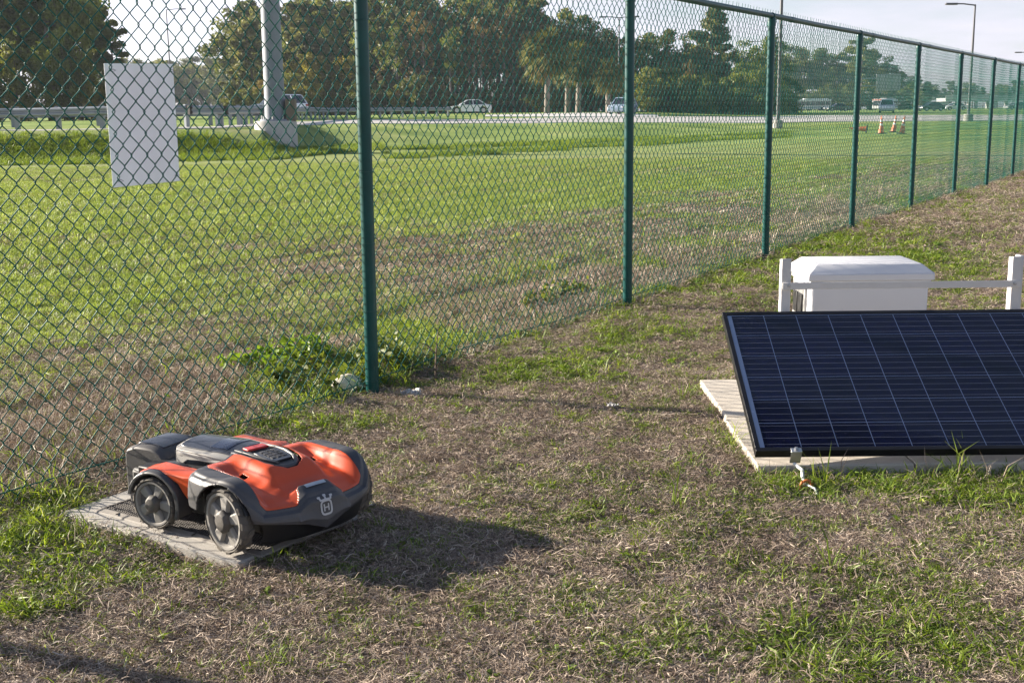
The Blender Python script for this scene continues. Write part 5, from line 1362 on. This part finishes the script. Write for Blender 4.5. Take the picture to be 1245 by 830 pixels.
# broad-leaved weeds where it is greenest
x, y = polar_points(60000, 2.4, 24, -31, 31, 1.75)
s = fence_side(x, y); k = (s < 1.0) & ~on_slab(x, y, .03); x, y = x[k], y[k]
W = 1.1*blob(40, 742, .11, .08, x, y)+.75*blob(120, 675, .5, .25, x, y)+.6*blob(20, 690, .3, .3, x, y)+.9*blob(690, 440, .5, .3, x, y)+.6*blob(330, 515, .45, .2, x, y)+.7*blob(775, 385, .3, .4, x, y)+.6*blob(1040, 300, 1.2, 1.2, x, y)+.6*blob(870, 345, .6, .8, x, y)+.02
k = RNG.random(len(x)) < W*.35*(fbm(x*5, y*5, 2)*1.6-.2); x, y = x[k], y[k]; dd = np.hypot(x, y)
scatter('leafy_weeds', C_weed, np.stack([x, y, height(x, y)], 1), (.55+.6*RNG.random(len(x)))*np.clip(dd/7, 1, 1.8), RNG.integers(0, 6, len(x)), .25)
# taller grass: pad edges, slab edge, along the fence foot
x, y = polar_points(60000, 2.4, 30, -31, 31, 1.7)
s = fence_side(x, y); k = ~on_slab(x, y, .015); x, y, s = x[k], y[k], s[k]
W = (.12+.55*sstep(1.35, 1.7, x))*np.exp(-((y-4.35)/.07)**2)*(x > 1.0)*(x < 2.9)+.35*np.exp(-((x-.90)/.05)**2)*(y > 4.35)*(y < 5.9)+.30*np.exp(-((s-.10)/.14)**2)+.30*np.exp(-((s-1.55)/.28)**2)*(np.hypot(x, y) < 12)+.10*(s > .1)*(s < 1.8)+.5*blob(30, 620, .25, .4, x, y)+.02*(x > .4)*(y < 4.3)
k = RNG.random(len(x)) < W*.30*(.4+1.2*fbm(x*3, y*3, 2)); x, y = x[k], y[k]; dd = np.hypot(x, y)
scatter('tall_grass', C_tall, np.stack([x, y, height(x, y)-.003], 1), (.4+.65*RNG.random(len(x)))*np.clip(dd/8, 1, 1.5), RNG.integers(0, 8, len(x)), .15)
C_strip = coll('strip_pieces', [clump('strip_%02d' % k, G_straw, 34, .07, .04, .15, .0030, .25, 1.35, .9, 700+k, .5) for k in range(6)]+[clump('strip_green_%02d' % k, G_green, 22, .06, .04, .15, .0045, .3, 1.35, .9, 720+k, .4) for k in range(4)])
x, y = polar_points(40000, 3.6, 22, -33, 25, 1.6); s = fence_side(x, y)
k = (s > .06) & (s < 2.2) & (RNG.random(len(x)) < np.exp(-(np.maximum(s-.9, 0)/.55)**2)*(.25+1.0*fbm(x*1.6+2, y*1.6, 3))); x, y = x[k], y[k]; dd = np.hypot(x, y)
gr_ = fbm(x*1.1+20, y*1.1, 2) > .56
scatter('fence_strip', C_strip, np.stack([x, y, height(x, y)-.003], 1), (.45+.6*RNG.random(len(x)))*np.clip(dd/8, 1, 1.6), np.where(gr_, RNG.integers(6, 10, len(x)), RNG.integers(0, 6, len(x))), .2)
# the mown field beyond
x, y = polar_points(90000, 3.6, 36, -33, 31, 1.5)
s = fence_side(x, y); k = (s > .25); x, y, s = x[k], y[k], s[k]; dd = np.hypot(x, y)
dry = np.clip(1-(s+(fbm(x*.35, y*.35, 3)-.5)*7-1.0)/3.5, .08, .88)
strip = fbm(x*.3+4, y*1.1, 3); dry = np.clip(dry+.35*(strip > .53), 0, .9)
isdry = RNG.random(len(x)) < dry
idx = np.where(isdry, RNG.integers(0, 3, len(x)), RNG.integers(3, 8, len(x)))      # pieces sort by name: lawn_00-04, lawn_dry_00-02
idx = np.where(isdry, RNG.integers(5, 8, len(x)), RNG.integers(0, 5, len(x)))
k = RNG.random(len(x)) < np.where(s < 2, .75, 1); 
scatter('field_grass', C_lawn, np.stack([x, y, height(x, y)-.002], 1)[k], ((.55+.55*RNG.random(len(x)))*np.clip(dd/7, 1, 2.2)*np.interp(dd, [28, 36], [1, .45]))[k], idx[k], .12)

C_bank = coll('bank_pieces', [clump('bank_%02d' % k, G_green, 40, .14, .10, .34, .012, .6, 1.4, .8, 500+k, .3) for k in range(5)])
px_r = RNG.uniform(-200, 960, 15000); dS_r = np.interp(px_r, _kp, _dS); u = RNG.random(len(px_r))
d_r = np.where(px_r < 470, dS_r-.6+u*3.0+RNG.normal(size=len(px_r))*.5, dS_r-3+RNG.normal(size=len(px_r))*.9-7*(u > .6)); ang = np.arctan2(px_r-622.5, F)
x = d_r*np.sin(ang); y = d_r*np.cos(ang); k = (RNG.random(len(x)) < np.where(px_r < 470, .95, .55)*(fbm(x*.25, y*.8, 3) > np.where(px_r < 470, .30, .47))); x, y = x[k], y[k]
scatter('bank_grass', C_bank, np.stack([x, y, height(x, y)-.02], 1), .45+.6*RNG.random(len(x)), RNG.integers(0, 5, len(x)), .12)

# leafy scrub growing at the field side of the fence
def scrub(px, py, wdt, dep, hgt, n, label, seed, back=.12, dark=False):
    c = on_z(px, py); t = tag(empty('leafy_scrub', (c[0], c[1], hz(c[0], c[1]))), label, 'shrub', 'scrub along the fence')
    rng = np.random.default_rng(seed); st_ = MB(); C_, R_ = [], []
    for k in range(n):
        a = rng.uniform(-1, 1)*wdt/2; b = rng.uniform(0, 1)*dep; h_ = hgt*rng.uniform(.35, 1)*(1-.5*abs(a)/wdt*1.2)
        e = np.array([FD[0]*a+FN[0]*b, FD[1]*a+FN[1]*b, h_]); b0 = e*np.array([.8, .8, 0])
        st_.tube([b0-[0, 0, .02], (b0+e)/2+rng.normal(size=3)*.03, e], [.004, .003, .0015], 5); C_.append(e*[1, 1, .8]); R_.append(rng.uniform(.05, .10))
    tag(obj('stems', st_, M_twig, t, 60), kind='stuff')
    me = leaf_cloud(rng, C_, R_, 30, .028, .9, 1.5); me.name = 'foliage'; me.materials.append(G_weed if not dark else L_mid)
    o = bpy.data.objects.new('foliage', me); COL.objects.link(o); o.parent = t
scrub(480, 462, 1.1, .5, .20, 30, 'dark leafy scrub behind the mesh at the stone and the fence post', 21, dark=True)
scrub(365, 450, .7, .3, .18, 22, 'bright green leafy scrub behind the mesh beside the stone', 22)
scrub(705, 370, .9, .4, .13, 14, 'dark green scrub behind the mesh next to the second bay post', 23, dark=True)
# ------------------------------------------------------------------ haze
hb = obj('haze', MB().box(-1010, 1010, -1010, 1010, -1.5, 45), None)
hm = bpy.data.materials.new('haze_air'); hm.use_nodes = True; hn = hm.node_tree
hn.nodes.remove(hn.nodes['Principled BSDF']); pv = hn.nodes.new('ShaderNodeVolumePrincipled'); pv.inputs['Color'].default_value = (.78, .88, 1.0, 1); pv.inputs['Density'].default_value = .00022; pv.inputs['Anisotropy'].default_value = .2
hn.links.new(pv.outputs[0], hn.nodes['Material Output'].inputs['Volume']); hb.data.materials.append(hm); tag(hb, kind='stuff')
